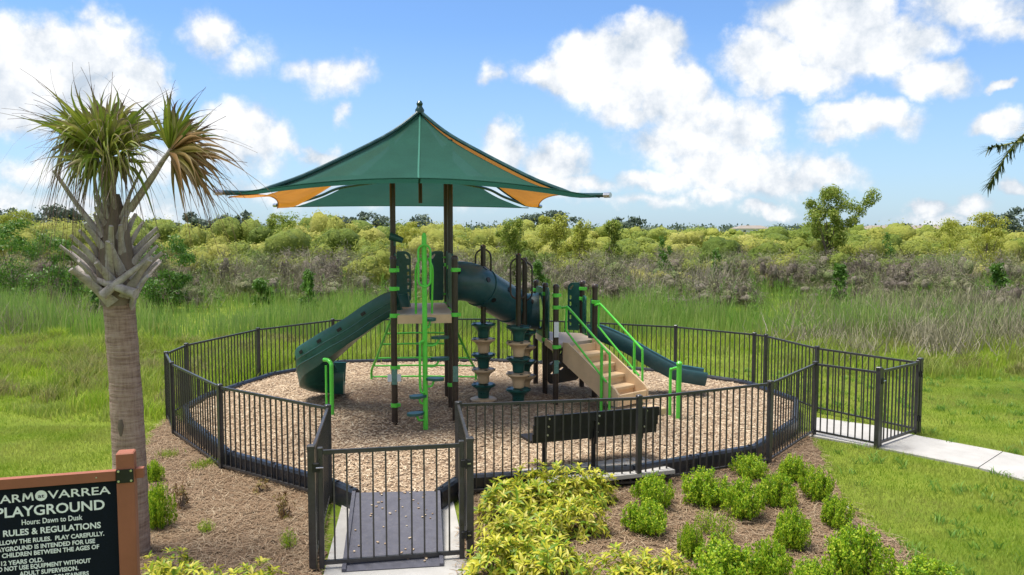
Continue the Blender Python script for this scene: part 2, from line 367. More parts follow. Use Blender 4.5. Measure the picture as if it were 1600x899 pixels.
    def sweep(s, pts, prof, closed_prof=True):
        """profile (lateral, up) swept along a path; lateral is to the right of travel"""
        pts = [Vector(p) for p in pts]; m = len(pts); k = len(prof(0) if callable(prof) else prof); v = []
        for i in range(m):
            t = (pts[min(i+1, m-1)]-pts[max(i-1, 0)]).normalized(); x = t.cross(Vector((0, 0, 1))).normalized(); y = x.cross(t)
            pf = prof(i/(m-1)) if callable(prof) else prof
            v += [pts[i]+x*a+y*b for a, b in pf]
        f = [(i*k+j, i*k+(j+1) % k, (i+1)*k+(j+1) % k, (i+1)*k+j) for i in range(m-1) for j in range(k)]
        f += [tuple(range(k-1, -1, -1)), tuple((m-1)*k+j for j in range(k))]
        return s.add(v, f)
    def build(s, name, mat, parent=None, smooth=False):
        o = origin(parent) if parent is not None else Vector((0, 0, 0))
        me = bpy.data.meshes.new(name); me.from_pydata([(a-o.x, b-o.y, c-o.z) for a, b, c in s.v], [], s.f)
        me.validate(); me.update()
        ob = link(name, me, mat, parent, smooth)
        if smooth:
            try: me.set_sharp_from_angle(angle=R(42))
            except Exception: pass
        return ob
def spline(pts, n=8, closed=False):
    """Catmull-Rom samples through pts"""
    P = [Vector(p) for p in pts]; m = len(P); out = []
    for i in range(m if closed else m-1):
        g4 = [P[(i+k) % m] if closed else P[min(max(i+k, 0), m-1)] for k in (-1, 0, 1, 2)]
        for j in range(n):
            t = j/n; a, b, c, d = g4
            out.append(.5*((2*b)+(c-a)*t+(2*a-5*b+4*c-d)*t*t+(3*b-a-3*c+d)*t**3))
    if not closed: out.append(P[-1])
    return out
def plate(name, outer, holes, thick, o, ex, ez, mat, parent):
    """flat panel cut from a sheet, with real holes; (u,v) -> o + u*ex + v*ez"""
    cu = bpy.data.curves.new(name, 'CURVE'); cu.dimensions = '2D'; cu.fill_mode = 'BOTH'; cu.extrude = thick/2
    for poly in [outer]+holes:
        sp = cu.splines.new('POLY'); sp.points.add(len(poly)-1); sp.use_cyclic_u = True
        for p, q in zip(sp.points, poly): p.co = (q[0], q[1], 0, 1)
    ob = bpy.data.objects.new('tmp', cu); COL.objects.link(ob); bpy.context.view_layer.update()
    me = bpy.data.meshes.new_from_object(ob.evaluated_get(bpy.context.evaluated_depsgraph_get()))
    bpy.data.objects.remove(ob); bpy.data.curves.remove(cu)
    ex, ez = Vector(ex), Vector(ez); ey = ez.cross(ex); base = Vector(o)-origin(parent)
    for v in me.vertices: v.co = base+ex*v.co.x+ez*v.co.y+ey*v.co.z
    me.name = name; return link(name, me, mat, parent)
def rrect(x0, y0, x1, y1, r, n=5):
    out = []
    for cx, cy, a0 in ((x1-r, y0+r, -90), (x1-r, y1-r, 0), (x0+r, y1-r, 90), (x0+r, y0+r, 180)):
        for i in range(n+1):
            a = R(a0+90*i/n); out.append((cx+r*math.cos(a), cy+r*math.sin(a)))
    return out
def inpoly(x, y, poly):
    c = np.zeros(len(x), bool); n = len(poly)
    for i in range(n):
        x1, y1 = poly[i][0], poly[i][1]; x2, y2 = poly[(i+1) % n][0], poly[(i+1) % n][1]
        if y1 == y2: continue
        k = ((y1 > y) != (y2 > y)) & (x < (x2-x1)*(y-y1)/(y2-y1)+x1); c ^= k
    return c
def vnoise(x, y, s, seed=0):
    """cheap smooth value noise 0..1"""
    r = np.random.default_rng(seed).random((64, 64)); X = x/s; Y = y/s
    xi = np.floor(X).astype(int); yi = np.floor(Y).astype(int); fx = X-xi; fy = Y-yi; fx = fx*fx*(3-2*fx); fy = fy*fy*(3-2*fy)
    a = r[xi % 64, yi % 64]; b = r[(xi+1) % 64, yi % 64]; c = r[xi % 64, (yi+1) % 64]; d = r[(xi+1) % 64, (yi+1) % 64]
    return (a*(1-fx)+b*fx)*(1-fy)+(c*(1-fx)+d*fx)*fy
def unit(A): return A/np.maximum(np.linalg.norm(A, axis=-1, keepdims=True), 1e-9)
def rdir(n, rng=RNG): return unit(rng.normal(size=(n, 3)))
def leaves(P, D, L, Wd, rng=RNG):
    """diamond leaf quads at P pointing along D"""
    n = len(P); D = unit(D); S = unit(np.cross(D, rdir(n, rng))); L = np.broadcast_to(L, (n,))[:, None]; Wd = np.broadcast_to(Wd, (n,))[:, None]
    V = np.stack([P, P+D*L*.5+S*Wd*.5, P+D*L, P+D*L*.5-S*Wd*.5], 1).reshape(-1, 3)
    return V, np.arange(4*n).reshape(n, 4)
def facing(P, N, L, ratio, rng=RNG, droop=.2):
    """diamond leaves lying roughly across N, so that clumps shade like masses of foliage"""
    n = len(P); N = unit(N); D = np.cross(N, rdir(n, rng)); D[:, 2] -= droop; D = unit(D); S = unit(np.cross(D, N)); L = np.broadcast_to(L, (n,))[:, None]; w = L*ratio
    V = np.stack([P, P+D*L*.5+S*w*.5, P+D*L, P+D*L*.5-S*w*.5], 1).reshape(-1, 3); return V, np.arange(4*n).reshape(n, 4)
def blades(P, H, Wd, lean, rng=RNG, segs=1):
    """upright grass blades; one or two segments"""
    n = len(P); a = rng.random(n)*6.283; S = np.stack([np.cos(a), np.sin(a), 0*a], 1)
    b = rng.random(n)*6.283; Ln = np.stack([np.cos(b), np.sin(b), 0*b], 1)*np.broadcast_to(lean, (n,))[:, None]
    H = np.broadcast_to(H, (n,))[:, None]; Wd = np.broadcast_to(Wd, (n,))[:, None]; up = np.array([[0, 0, 1.]])
    if segs == 1:
        V = np.stack([P-S*Wd/2, P+S*Wd/2, P+up*H+Ln*H], 1).reshape(-1, 3); return V, np.arange(3*n).reshape(n, 3)
    mid = P+up*H*.6+Ln*H*.3
    V = np.stack([P-S*Wd/2, P+S*Wd/2, mid-S*Wd*.4, mid+S*Wd*.4, P+up*H+Ln*H], 1).reshape(-1, 3)
    i = np.arange(n)[:, None]*5
    Fc = np.concatenate([i+np.array([[0, 1, 3]]), i+np.array([[0, 3, 2]]), i+np.array([[2, 3, 4]])], 0); return V, Fc
def ground_pts(n, x0, x1, y0, y1, rng=RNG): return np.stack([rng.uniform(x0, x1, n), rng.uniform(y0, y1, n), np.zeros(n)], 1)

# ------------------------------------------------------------------ layout
HF, HG = 1.24, 1.28
def fp(px, py, h=HF): p = at(px, py, h); return Vector((p.x, p.y, 0))
FL_in, GL_out, GR_out, FR_in = fp(512, 632), fp(486, 695, HG), fp(734, 683, HG), fp(716, 627)
REAR = [GL_out, FL_in, fp(343, 600), fp(268, 565), fp(259, 549), fp(291, 536), fp(403, 512), fp(520, 498)]
r1, r2 = fp(779, 496), fp(1056, 508)
REAR += [(REAR[-1]+r1)/2+Vector((0, .18, 0)), r1, (r1+r2)/2+Vector((0, .15, 0)), r2, fp(1179, 519.6), fp(1197, 522), fp(1277, 540.7)]
SR_out = fp(1438, 563); SF_in = fp(1274, 564.5); SF_out = fp(1374, 577.5)
REAR += [SR_out]
FRONT = [GR_out, FR_in, fp(999, 617), fp(1204, 594.5), SF_in, SF_out]
LOOP = [FL_in]+REAR[2:-1]+[SF_in, FRONT[3], FRONT[2], FR_in]
CEN = Vector((-.4, 14.6, 0))
def inset(p, d): q = CEN-p; return p+q.normalized()*d
INS = [.10, .12, .26, .30, .35]+[.36]*(len(LOOP)-10)+[.36, .30, .22, .14, .10]
BORD = [inset(p, d) for p, d in zip(LOOP, INS)]
gL, gR = at(556, 765, .27), at(684, 765, .27); gL.z = gR.z = 0
MUL = BORD+[gR+Vector((0, -.06, 0)), gL+Vector((0, -.06, 0))]
MULCH_Z = .18

# ------------------------------------------------------------------ setting
def sheet(name, poly, z, mat, n_noise=0, amp=.1, seed=0):
    pts = [Vector((p[0], p[1], 0)) for p in poly]
    if n_noise:
        out = []; rr = random.Random(seed)
        for i, p in enumerate(pts):
            q = pts[(i+1) % len(pts)]; k = max(2, int((q-p).length/.25))
            for j in range(k):
                w = p.lerp(q, j/k); out.append(w+Vector((rr.uniform(-amp, amp), rr.uniform(-amp, amp), 0)))
        pts = out
    mb = MB(); mb.prism(pts, z-.05, z); return tag(mb.build(name, mat), kind='structure')
mb = MB(); S_ = 3500; mb.add([(-S_, -S_, 0), (S_, -S_, 0), (S_, S_, 0), (-S_, S_, 0)], [(0, 1, 2, 3)])
tag(mb.build('ground', M['grass_ground']), kind='structure')
sheet('mulch_surface', MUL, MULCH_Z, M['mulch_base'])
SLAB = [at(505, 905), at(535, 790), at(708, 786), at(735, 905), at(760, 1100), at(480, 1100)]
sheet('gate_slab', SLAB, .03, M['concrete'])
PATH = [at(1263, 683), at(1276, 655), at(1363, 667), at(1436, 684), at(1600, 717), at(1900, 780), at(1900, 836), at(1600, 752), at(1376, 703)]
mb = MB(); mb.prism(PATH[:4]+[at(1600, 717), at(1600, 752)][:0]+[at(1566, 708.5), at(1528, 733.5), PATH[8]], -.05, .03)
mb2 = MB(); mb2.prism([at(1567.5, 709), at(1900, 780), at(1900, 836), at(1529.5, 734)], -.05, .03)
tag(mb.build('path', M['concrete']), kind='structure'); tag(mb2.build('path', M['concrete']), kind='structure')
BEDL = [at(228, 700), at(246, 668), at(272, 650), at(350, 722), at(505, 778), at(500, 900), at(500, 1100), at(150, 1100), at(196, 880), at(215, 780)]
BEDR = [at(725, 772), at(1000, 728), at(1206, 700), at(1262, 676), at(1275, 700), at(1300, 760), at(1325, 800), at(1400, 850), at(1450, 905), at(1500, 1100), at(730, 1100), at(722, 905)]
sheet('planting_bed', BEDL, .018, M['straw_base'], 1, .07, 1)
sheet('planting_bed', BEDR, .018, M['straw_base'], 1, .07, 2)

# wood chips lying on the play surface
def chips(n):
    P = ground_pts(n*2, -6.5, 6, 9, 19.5); k = inpoly(P[:, 0], P[:, 1], [inset(p, d+.08) for p, d in zip(LOOP, INS)]+[gR, gL]); P = P[k]; sc = np.ones(len(P))
    for hx_, hy_, hr_ in ((-2.9, 14.9, .8), (3.75, 15.2, .8), (-1.4, 12.6, .8), (2.3, 13.8, .7), (-.3, 9.9, .8)): sc *= 1-.75*np.exp(-((P[:, 0]-hx_)**2+(P[:, 1]-hy_)**2)/hr_**2)
    P = P[RNG.random(len(P)) < sc][:n]; n = len(P)
    P[:, 2] = MULCH_Z+RNG.uniform(0, .018, n)+.02*vnoise(P[:, 0], P[:, 1], .9, 3)
    a = RNG.random(n)*6.283; tl = RNG.normal(0, .20, n); D = np.stack([np.cos(a), np.sin(a), tl], 1); D = unit(D)
    S = np.stack([-np.sin(a), np.cos(a), RNG.normal(0, .25, n)], 1); S = unit(S); U = np.cross(D, S)
    L = RNG.gamma(4, .0050, n)[:, None]+.006; Wd = RNG.uniform(.004, .011, n)[:, None]; T = RNG.uniform(.003, .007, n)[:, None]
    V = np.stack([P-D*L-S*Wd, P+D*L-S*Wd*.8, P+D*L*.9+S*Wd, P-D*L+S*Wd*.7, P-D*L*.7+U*T, P+D*L*.8+U*T], 1).reshape(-1, 3)
    i = np.arange(n)[:, None]*6
    Fq = np.concatenate([i+np.array([[0, 1, 5]]), i+np.array([[0, 5, 4]]), i+np.array([[1, 2, 5]]), i+np.array([[2, 3, 4]]), i+np.array([[2, 4, 5]]), i+np.array([[3, 0, 4]])], 0)
    return V, Fq
V, Fc = chips(68000); tag(npmesh('wood_mulch', V, Fc, M['chip']), 'brown wood chip mulch covering the play area inside the fence', 'mulch', kind='stuff')

# pine straw in the beds
def straw(poly, n, seed):
    rng = np.random.default_rng(seed); A = np.array([(p.x, p.y) for p in poly])
    P = ground_pts(n*3, A[:, 0].min(), A[:, 0].max(), max(5.5, A[:, 1].min()), A[:, 1].max(), rng)
    P = P[inpoly(P[:, 0]+rng.normal(0, .06, len(P)), P[:, 1]+rng.normal(0, .06, len(P)), poly)][:n]; n = len(P); P[:, 2] = .022+rng.random(n)*.03
    a = rng.random(n)*6.283; D = unit(np.stack([np.cos(a), np.sin(a), rng.normal(0, .16, n)], 1)); S = np.stack([-np.sin(a), np.cos(a), 0*a], 1)
    L = rng.uniform(.03, .10, n)[:, None]; Wd = rng.uniform(.0018, .0042, n)[:, None]; B = S*rng.normal(0, .15, n)[:, None]*L
    V = np.stack([P-D*L-S*Wd, P-D*L+S*Wd, P+B+S*Wd+[0, 0, .006], P+B-S*Wd+[0, 0, .006], P+D*L+S*Wd*.5, P+D*L-S*Wd*.5], 1).reshape(-1, 3); i = np.arange(n)[:, None]*6
    return V, np.concatenate([i+np.array([[0, 1, 2, 3]]), i+np.array([[3, 2, 4, 5]])], 0)
V, Fc = straw(BEDL, 20000, 5); tag(npmesh('pine_straw', V, Fc, M['needle']), 'brown pine straw over the bed left of the front gate', 'pine straw', kind='stuff')
V, Fc = straw(BEDR, 28000, 6); tag(npmesh('pine_straw', V, Fc, M['needle']), 'brown pine straw over the bed right of the front gate', 'pine straw', kind='stuff')

# mown lawn round the fence
BLOCK = [MUL, BEDL, BEDR, SLAB, PATH]
def free(P, jit=.05):
    x, y = P[:, 0]+RNG.normal(0, jit, len(P)), P[:, 1]+RNG.normal(0, jit, len(P)); k = np.ones(len(P), bool)
    for poly in BLOCK: k &= ~inpoly(x, y, poly)
    return k
def inview(P, pad=1.0): return np.abs(P[:, 0]) < .66*P[:, 1]+pad
Ps = [ground_pts(230000, 1.5, 16, 6, 13.5), ground_pts(130000, 3, 17, 13.5, 20), ground_pts(110000, -9, -2.2, 6, 13.5), ground_pts(90000, -10, 4, 17, 21.5), ground_pts(40000, -13, -4.5, 12.5, 17)]
P = np.concatenate(Ps); P = P[free(P) & inview(P)]; n = len(P)
hv = vnoise(P[:, 0], P[:, 1], .55, 1); P[:, 2] = -.004
V, Fc = blades(P, RNG.uniform(.03, .075, n)*(.55+.9*hv), RNG.uniform(.004, .010, n), RNG.uniform(.1, .9, n))
tag(npmesh('lawn_grass', V, Fc, M['lawn']), 'short mown green lawn around the fenced playground', 'lawn', kind='stuff')

nw = 260; Pw = ground_pts(nw*3, 2, 15, 6.5, 19); Pw = Pw[free(Pw) & inview(Pw)][:nw]; iw = np.repeat(np.arange(len(Pw)), 14); Pq = Pw[iw]+RNG.normal(0, .05, (len(iw), 3))*[1, 1, 0]
V, Fc = blades(Pq, RNG.uniform(.05, .12, len(Pq)), RNG.uniform(.010, .020, len(Pq)), RNG.uniform(.5, 1.3, len(Pq)), segs=2)
tag(npmesh('lawn_weeds', V, Fc, M['marsh_weed']), 'broad leaved weeds dotted through the mown lawn', 'weeds', kind='stuff')
# ragged longer grass between lawn and marsh
P = np.concatenate([ground_pts(46000, -18, -5.6, 13.8, 24), ground_pts(20000, -12, 9, 20, 25), ground_pts(30000, 6.5, 20, 17.6, 26)]); P = P[free(P) & inview(P, 2)]
P = P[(P[:, 0] < -5.6+.0*P[:, 1]) | (P[:, 1] > 19.6) | ((P[:, 0] > 6.5) & (P[:, 1] > 17.6+.8*vnoise(P[:, 0], P[:, 1], 1.3, 8)))]
P = P[~((P[:, 0] < 0) & (P[:, 1] < 19) & (P[:, 1] < 13.9-.55*(P[:, 0]+6.0)*1.0-1.2))]
n = len(P); hv = (.5*vnoise(P[:, 0], P[:, 1], .55, 2)**2.2+.45*vnoise(P[:, 0], P[:, 1], 1.5, 41)**2.5)
P[:, 2] = -.01
V, Fc = blades(P, (.06+.80*hv)*RNG.uniform(.6, 1.15, n), RNG.uniform(.010, .022, n), RNG.uniform(.1, .7, n), segs=2)
tag(npmesh('rough_grass', V, Fc, M['rough_grass']), 'ragged unmown yellow green grass between lawn and marsh', 'grass', kind='stuff')

# tussocks standing out of it
nt_ = 120; T_ = np.concatenate([ground_pts(nt_, -16, -6.2, 15.5, 24), ground_pts(26, 8, 16, 18.6, 23)]); T_ = T_[free(T_) & inview(T_, 1)]; it_ = np.repeat(np.arange(len(T_)), 170); at_ = RNG.random(len(it_))*6.283; rt_ = RNG.random(len(it_))**.7; sz_ = RNG.uniform(.5, 1.3, len(T_))[it_]
P = T_[it_]+np.stack([np.cos(at_)*rt_*.42*sz_, np.sin(at_)*rt_*.42*sz_, 0*at_], 1); V, Fc = blades(P, sz_*(.42-.22*rt_)*RNG.uniform(.6, 1.15, len(P)), .018, RNG.uniform(.2, .9, len(P)), segs=2)
tag(npmesh('grass_tussocks', V, Fc, M['tussock']), 'dull green and straw coloured tussocks in the ragged grass', 'tussocks', kind='stuff')
# tall marsh grass
P = np.concatenate([ground_pts(60000, -34, 32, 22.5, 46), ground_pts(26000, -24, 24, 22.5, 30)])
edge = 23.2+1.6*vnoise(P[:, 0], P[:, 1]*0, 2.2, 4)+np.where(P[:, 0] > 7, 0, 0); P = P[(P[:, 1] > edge) & inview(P, 2)]; n = len(P)
hv = vnoise(P[:, 0], P[:, 1], 1.7, 5); P = P[RNG.random(n) < .25+.9*hv]; n = len(P); hv = vnoise(P[:, 0], P[:, 1], 1.7, 5)**1.4*1.15
V, Fc = blades(P, (.42+.80*hv)*RNG.uniform(.55, 1.25, n), RNG.uniform(.014, .034, n), RNG.uniform(.02, .30, n), segs=2)
tag(npmesh('marsh_grass', V, Fc, M['marsh']), 'tall pale green marsh grass standing behind the fence', 'marsh grass', kind='stuff')

rngm = np.random.default_rng(19); ns_ = 260; Bm = ground_pts(ns_, -30, 28, 23.6, 42, rngm); Bm = Bm[inview(Bm, 2)]; ns_ = len(Bm); per_ = 90; im = np.repeat(np.arange(ns_), per_); hm = rngm.uniform(.8, 1.7, ns_)[im]; um = rngm.random(len(im)); am = rngm.random(len(im))*6.283; rm = .16*(1-um*.8)*rngm.random(len(im))
P = Bm[im]+np.stack([np.cos(am)*rm, np.sin(am)*rm, um*hm], 1); V, Fc = leaves(P, np.stack([np.cos(am)*.6, np.sin(am)*.6, np.ones(len(am))], 1), rngm.uniform(.10, .22, len(im)), .016, rngm)
tag(npmesh('feathery_weeds', V, Fc, M['marsh_weed']), 'feathery upright weeds scattered through the marsh grass', 'weeds', kind='stuff')
# grey leafless brush behind the marsh
def brush(B, stems, seed, hmin=1.3, hmax=2.4):
    rng = np.random.default_rng(seed); n = len(B); i = np.repeat(np.arange(n), stems); H = rng.uniform(hmin, hmax, n)[i]*rng.uniform(.55, 1.05, len(i))
    m = len(i); P = B[i]+np.stack([rng.normal(0, .45, m), rng.normal(0, .45, m), 0*H], 1)
    a = rng.random(m)*6.283; sp = rng.uniform(.05, .65, m); D = np.stack([np.cos(a)*sp, np.sin(a)*sp, np.ones(m)], 1); start = rng.uniform(0, .55, m); P = P+D*(H*start)[:, None]*.8; L = H*(1-start*.7)
    S = unit(np.cross(D, rdir(m, rng))); w = rng.uniform(.006, .014, m)[:, None]; k = rng.normal(0, .16, (m, 3))*[1, 1, .3]
    Q = P+(D*.55+k)*L[:, None]; T = P+D*L[:, None]
    V = np.stack([P-S*w, P+S*w, Q+S*w*.7, Q-S*w*.7, T+S*w*.25, T-S*w*.25], 1).reshape(-1, 3); j = np.arange(m)[:, None]*6
    return V, np.concatenate([j+np.array([[0, 1, 2, 3]]), j+np.array([[3, 2, 4, 5]])], 0)
B = ground_pts(480, -40, 40, 36, 58); B[:, 1] += 9*(vnoise(B[:, 0], B[:, 1]*0, 6, 21)-.5); B = B[inview(B, 3)]; B = B[vnoise(B[:, 0], B[:, 1], 3.5, 22) > .30]
V, Fc = brush(B, 80, 3, 1.2, 2.4); tag(npmesh('dead_brush', V, Fc, M['brush']), 'band of grey leafless brush between marsh grass and willows', 'brush', kind='stuff')
P = B[RNG.integers(0, len(B), 42000)]; n = len(P); P = P+np.stack([RNG.normal(0, .8, n), RNG.normal(0, .8, n), RNG.uniform(.2, 2.1, n)], 1)
V, Fc = leaves(P, rdir(n)+[0, 0, .4], RNG.uniform(.06, .13, n), RNG.uniform(.025, .05, n)); tag(npmesh('brush_leaves', V, Fc, M['brushleaf']), 'sparse dull green leaves scattered through the grey brush', 'brush', kind='stuff')
B2 = np.concatenate([ground_pts(260, 6.5, 26, 19.0, 33), ground_pts(24, -21, -14, 22, 31)]); B2 = B2[(B2[:, 0] < 0) | (B2[:, 0] > .36*B2[:, 1]+.8*RNG.normal(size=len(B2)))]; B2 = B2[(B2[:, 0] < 0) | (B2[:, 1] > 20.5+.6*np.sin(B2[:, 0]*2))]
V, Fc = brush(B2, 75, 4, .5, 1.25); tag(npmesh('dead_brush', V, Fc, M['brush']), 'low tangle of bare grey branches along the marsh edge', 'brush', kind='stuff')

# willow thicket
def mounds(X, Y, H, rad, per, leafL, ratio, tone, rng, flat=.75, nc=9, low=.12, heart=.80):
    """rounded bushes, each a few overlapping domes of small leaves"""
    n = len(X); i = np.repeat(np.arange(n), per); m = len(i)
    C = rng.uniform(-.62, .62, (n, nc, 3)); C[:, :, 2] = rng.uniform(.20, .68, (n, nc)); C[:, 0] = [0, 0, .66]; j = rng.integers(0, nc, m); c = C[i, j]
    d = rng.normal(size=(m, 3)); d[:, 2] = np.abs(d[:, 2])*1.2-.35; d = unit(d); CR = rng.uniform(.20, .38, (n, nc)); cr = CR[i, j]; q = c+d*(cr*(rng.uniform(.74, 1.06, m)+rng.exponential(.07, m)))[:, None]
    P = np.stack([X[i]+q[:, 0]*rad[i], Y[i]+q[:, 1]*rad[i], np.maximum(low, H[i]*q[:, 2])], 1); L = leafL[i]*rng.uniform(.6, 1.4, m)
    V, Fc = facing(P, d+rdir(m, rng)*flat+[0, 0, .25], L, ratio, rng); dt = rng.normal(0, .06, (n, nc)); T = np.repeat(tone[i]+dt[i, j], 4)
    # lumpy opaque core under each dome's leaf skin, toned darker for inner shade
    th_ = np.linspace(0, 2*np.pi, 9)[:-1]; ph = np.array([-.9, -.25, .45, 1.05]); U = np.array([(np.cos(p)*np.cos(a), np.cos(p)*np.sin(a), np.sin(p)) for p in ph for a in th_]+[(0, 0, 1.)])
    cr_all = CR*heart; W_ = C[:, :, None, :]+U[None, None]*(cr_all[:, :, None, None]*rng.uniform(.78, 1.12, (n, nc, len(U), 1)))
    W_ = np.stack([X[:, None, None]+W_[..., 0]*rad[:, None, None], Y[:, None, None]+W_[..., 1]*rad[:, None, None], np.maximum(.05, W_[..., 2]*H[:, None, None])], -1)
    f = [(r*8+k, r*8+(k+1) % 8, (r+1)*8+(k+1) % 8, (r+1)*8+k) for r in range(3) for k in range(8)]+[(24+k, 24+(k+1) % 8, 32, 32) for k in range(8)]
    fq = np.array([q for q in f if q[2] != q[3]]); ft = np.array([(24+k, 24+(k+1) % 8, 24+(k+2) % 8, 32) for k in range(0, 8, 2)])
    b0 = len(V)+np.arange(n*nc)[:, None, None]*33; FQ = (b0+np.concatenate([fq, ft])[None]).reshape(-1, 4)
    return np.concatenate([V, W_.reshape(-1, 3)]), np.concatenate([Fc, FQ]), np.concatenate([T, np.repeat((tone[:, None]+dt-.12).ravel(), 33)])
def thicket(seed=9):
    rng = np.random.default_rng(seed); X = []; Y = []; S = []
    for k in range(22):
        y = 44*1.098**k
        for u in np.arange(-.74, .74, .082):
            X.append((u+rng.uniform(-.035, .035))*y); Y.append(y*(1+rng.uniform(-.05, .05))+(6*(vnoise(np.array([u*60]), np.array([0.]), 8, 31)[0]-.5) if y < 62 else 0)); S.append(rng.uniform(.58, 1.32))
            if y < 130: X.append((u+rng.uniform(-.04, .04))*y); Y.append(y*(1+rng.uniform(-.05, .05))); S.append(rng.uniform(.34, .56))
    X, Y, S = np.array(X), np.array(Y), np.array(S); base = np.interp(Y, [42, 55, 75, 120, 320], [2.0, 2.9, 3.65, 3.9, 4.5])
    H = base*S*np.where(X/Y < .02, 1.10, .90)*(.88+.24*vnoise(X, Y, 17, 12)); rad = np.minimum(.052*Y, 5.2)*(.55+.5*S)*rng.uniform(.85, 1.15, len(X))
    per = (1080*np.clip(60/Y, .26, 1.0)*np.where(S < .57, .4, 1)).astype(int)
    return mounds(X, Y, H, rad, per, .0023*Y+.06, .5, np.where(S < .57, .25, np.clip(rng.normal(.50, .25, len(X)), .03, 1)), rng, .5)  # low infill bushes get a dark tone that paints the shaded hollows
V, Fc, A_ = thicket(); tag(npmesh('willow_thicket', V, Fc, M['willow_mass'], attr=A_), 'broad yellow green willow thicket filling the wetland to the horizon', 'thicket', kind='stuff')
rng_ = np.random.default_rng(17); nb_ = 430; Yb = rng_.uniform(31, 56, nb_); Xb = rng_.uniform(-.72, .72, nb_)*Yb; Yb = Yb+8*(vnoise(Xb, Xb*0, 7, 23)-.5)
V, Fc, A_ = mounds(Xb, Yb, rng_.uniform(1.1, 2.5, nb_)*np.where(Yb < 38, .68, 1), rng_.uniform(.8, 1.8, nb_), np.full(nb_, 420), np.full(nb_, .30), .085, np.clip(rng_.normal(.56, .28, nb_), 0, 1), rng_, 1.9, nc=5, heart=.50)
tag(npmesh('brush_mounds', V, Fc, M['brush_mass'], attr=A_), 'rounded grey brown mounds of twiggy brush in front of the willows', 'brush', kind='stuff')
def farwood(seed=10):
    rng = np.random.default_rng(seed); n = 760; X = rng.uniform(-620, 620, n); Y = rng.uniform(560, 700, n); H = rng.uniform(6, 9.5, n)*(.8+.4*vnoise(X, Y, 60, 13)); i = np.repeat(np.arange(n), 55); m = len(i); q = unit(rng.normal(size=(m, 3)))*rng.uniform(.5, 1, (m, 1)); q[:, 2] = np.abs(q[:, 2])
    P = np.stack([X[i]+q[:, 0]*6, Y[i]+q[:, 1]*6, H[i]*(.1+.9*q[:, 2])], 1); L = rng.uniform(1.2, 2.6, m); return leaves(P, rdir(m, rng), L, L*.7, rng)
V, Fc = farwood(); tag(npmesh('far_woods', V, Fc, M['oak']), 'thin dark line of far woods along the horizon', 'woods', kind='stuff')

# ------------------------------------------------------------------ fence and gates
ZB, ZT = .09, 1.19
def post_mesh(h, w=.062):
    m = MB(); m.box((0, 0, h/2-.02), (w, w, h-.04)); m.box((0, 0, h-.02), (w+.010, w+.010, .036), bev=.008)
    me = bpy.data.meshes.new('post'); me.from_pydata(m.v, [], m.f); me.materials.append(M['metal']); return me
POSTM = {HF: post_mesh(HF), HG: post_mesh(HG, .07)}
pm = MB(); pm.box((0, 0, (ZB+ZT)/2), (.017, .017, ZT-ZB-.02)); PICK = bpy.data.meshes.new('picket'); PICK.from_pydata(pm.v, [], pm.f); PICK.materials.append(M['metal'])
def put(name, me, parent, p, rz):
    o = bpy.data.objects.new(name, me); COL.objects.link(o); o.parent = parent; o.location = Vector(p)-parent.location; o.rotation_euler.z = rz; return o
def fence_run(pts, label, high=()):
    root = thing('metal_fence', (pts[len(pts)//2].x, pts[len(pts)//2].y, 0), label, 'fence', 'dark metal picket fencing round the playground')
    for i, p in enumerate(pts):
        a = pts[max(0, i-1)]; b = pts[min(len(pts)-1, i+1)]
        put('post', POSTM[HG if i in high else HF], root, p, math.atan2(b.y-a.y, b.x-a.x))
    for a, b in zip(pts[:-1], pts[1:]):
        d = (b-a); L = d.length; d.normalize(); ang = math.atan2(d.y, d.x)
        for z, hh in ((ZT, .034), (ZB, .030)):
            MB().beam(a+d*.03+Vector((0, 0, z)), b-d*.03+Vector((0, 0, z)), .030, hh).build('rail', M['metal'], root)
        k = max(2, round(L/.114))
        for j in range(1, k): put('picket', PICK, root, a+d*(L*j/k), ang)
    return root
fence_run(REAR, 'long dark metal fence curving from left of the front gate round the rear', high=(0, len(REAR)-1))
fence_run(FRONT, 'dark metal fence run in front of the bench, right of the front gate', high=(0, len(FRONT)-1))
def gate(a, b, label):
    a, b = Vector(a), Vector(b); d = (b-a); L = d.length; d.normalize(); ang = math.atan2(d.y, d.x); nrm = Vector((-d.y, d.x, 0))
    a2, b2 = a+d*.085, b-d*.085; root = thing('metal_gate', ((a+b)/2).to_tuple(), label, 'gate', 'metal picket gates of the playground fence')
    for p in (a2, b2):
        m = MB(); m.box((p.x, p.y, .64), (.052, .052, 1.22), ang, .006); m.build('stile', M['metal'], root)
    for z in (ZT+.01, ZB+.0): MB().beam(a2+d*.026+Vector((0, 0, z)), b2-d*.026+Vector((0, 0, z)), .032, .040).build('rail', M['metal'], root)
    L2 = (b2-a2).length; k = round(L2/.122)
    for j in range(1, k): put('picket', PICK, root, a2+d*(L2*j/k), ang)
    for z in (.28, 1.02):
        h = MB(); c = b-d*.042-nrm*.03; h.box((c.x, c.y, z), (.10, .03, .075), ang, .006); h.tube([c-nrm*.018+Vector((0, 0, z-.05)), c-nrm*.018+Vector((0, 0, z+.05))], .012, 8); h.build('hinge', M['black'], root)
        s = MB(); s.beam(c+d*.012-nrm*.016+Vector((0, 0, z)), c+d*.045-nrm*.016+Vector((0, 0, z)), .012, .012); s.build('bolt', M['bolt'], root)
    h = MB(); c = a+d*.045-nrm*.03; h.box((c.x, c.y, 1.06), (.07, .035, .09), ang, .008); h.build('latch', M['black'], root)
    s = MB(); s.tube([c-nrm*.02+Vector((0, 0, 1.06)), c-nrm*.02+d*.07+Vector((0, 0, 1.06))], .007, 6); s.build('latch_bar', M['bolt'], root)
gate(GL_out, GR_out, 'closed dark metal gate over the grey ramp at the front')
gate(SF_out, SR_out, 'closed dark metal side gate across the concrete path on the right')

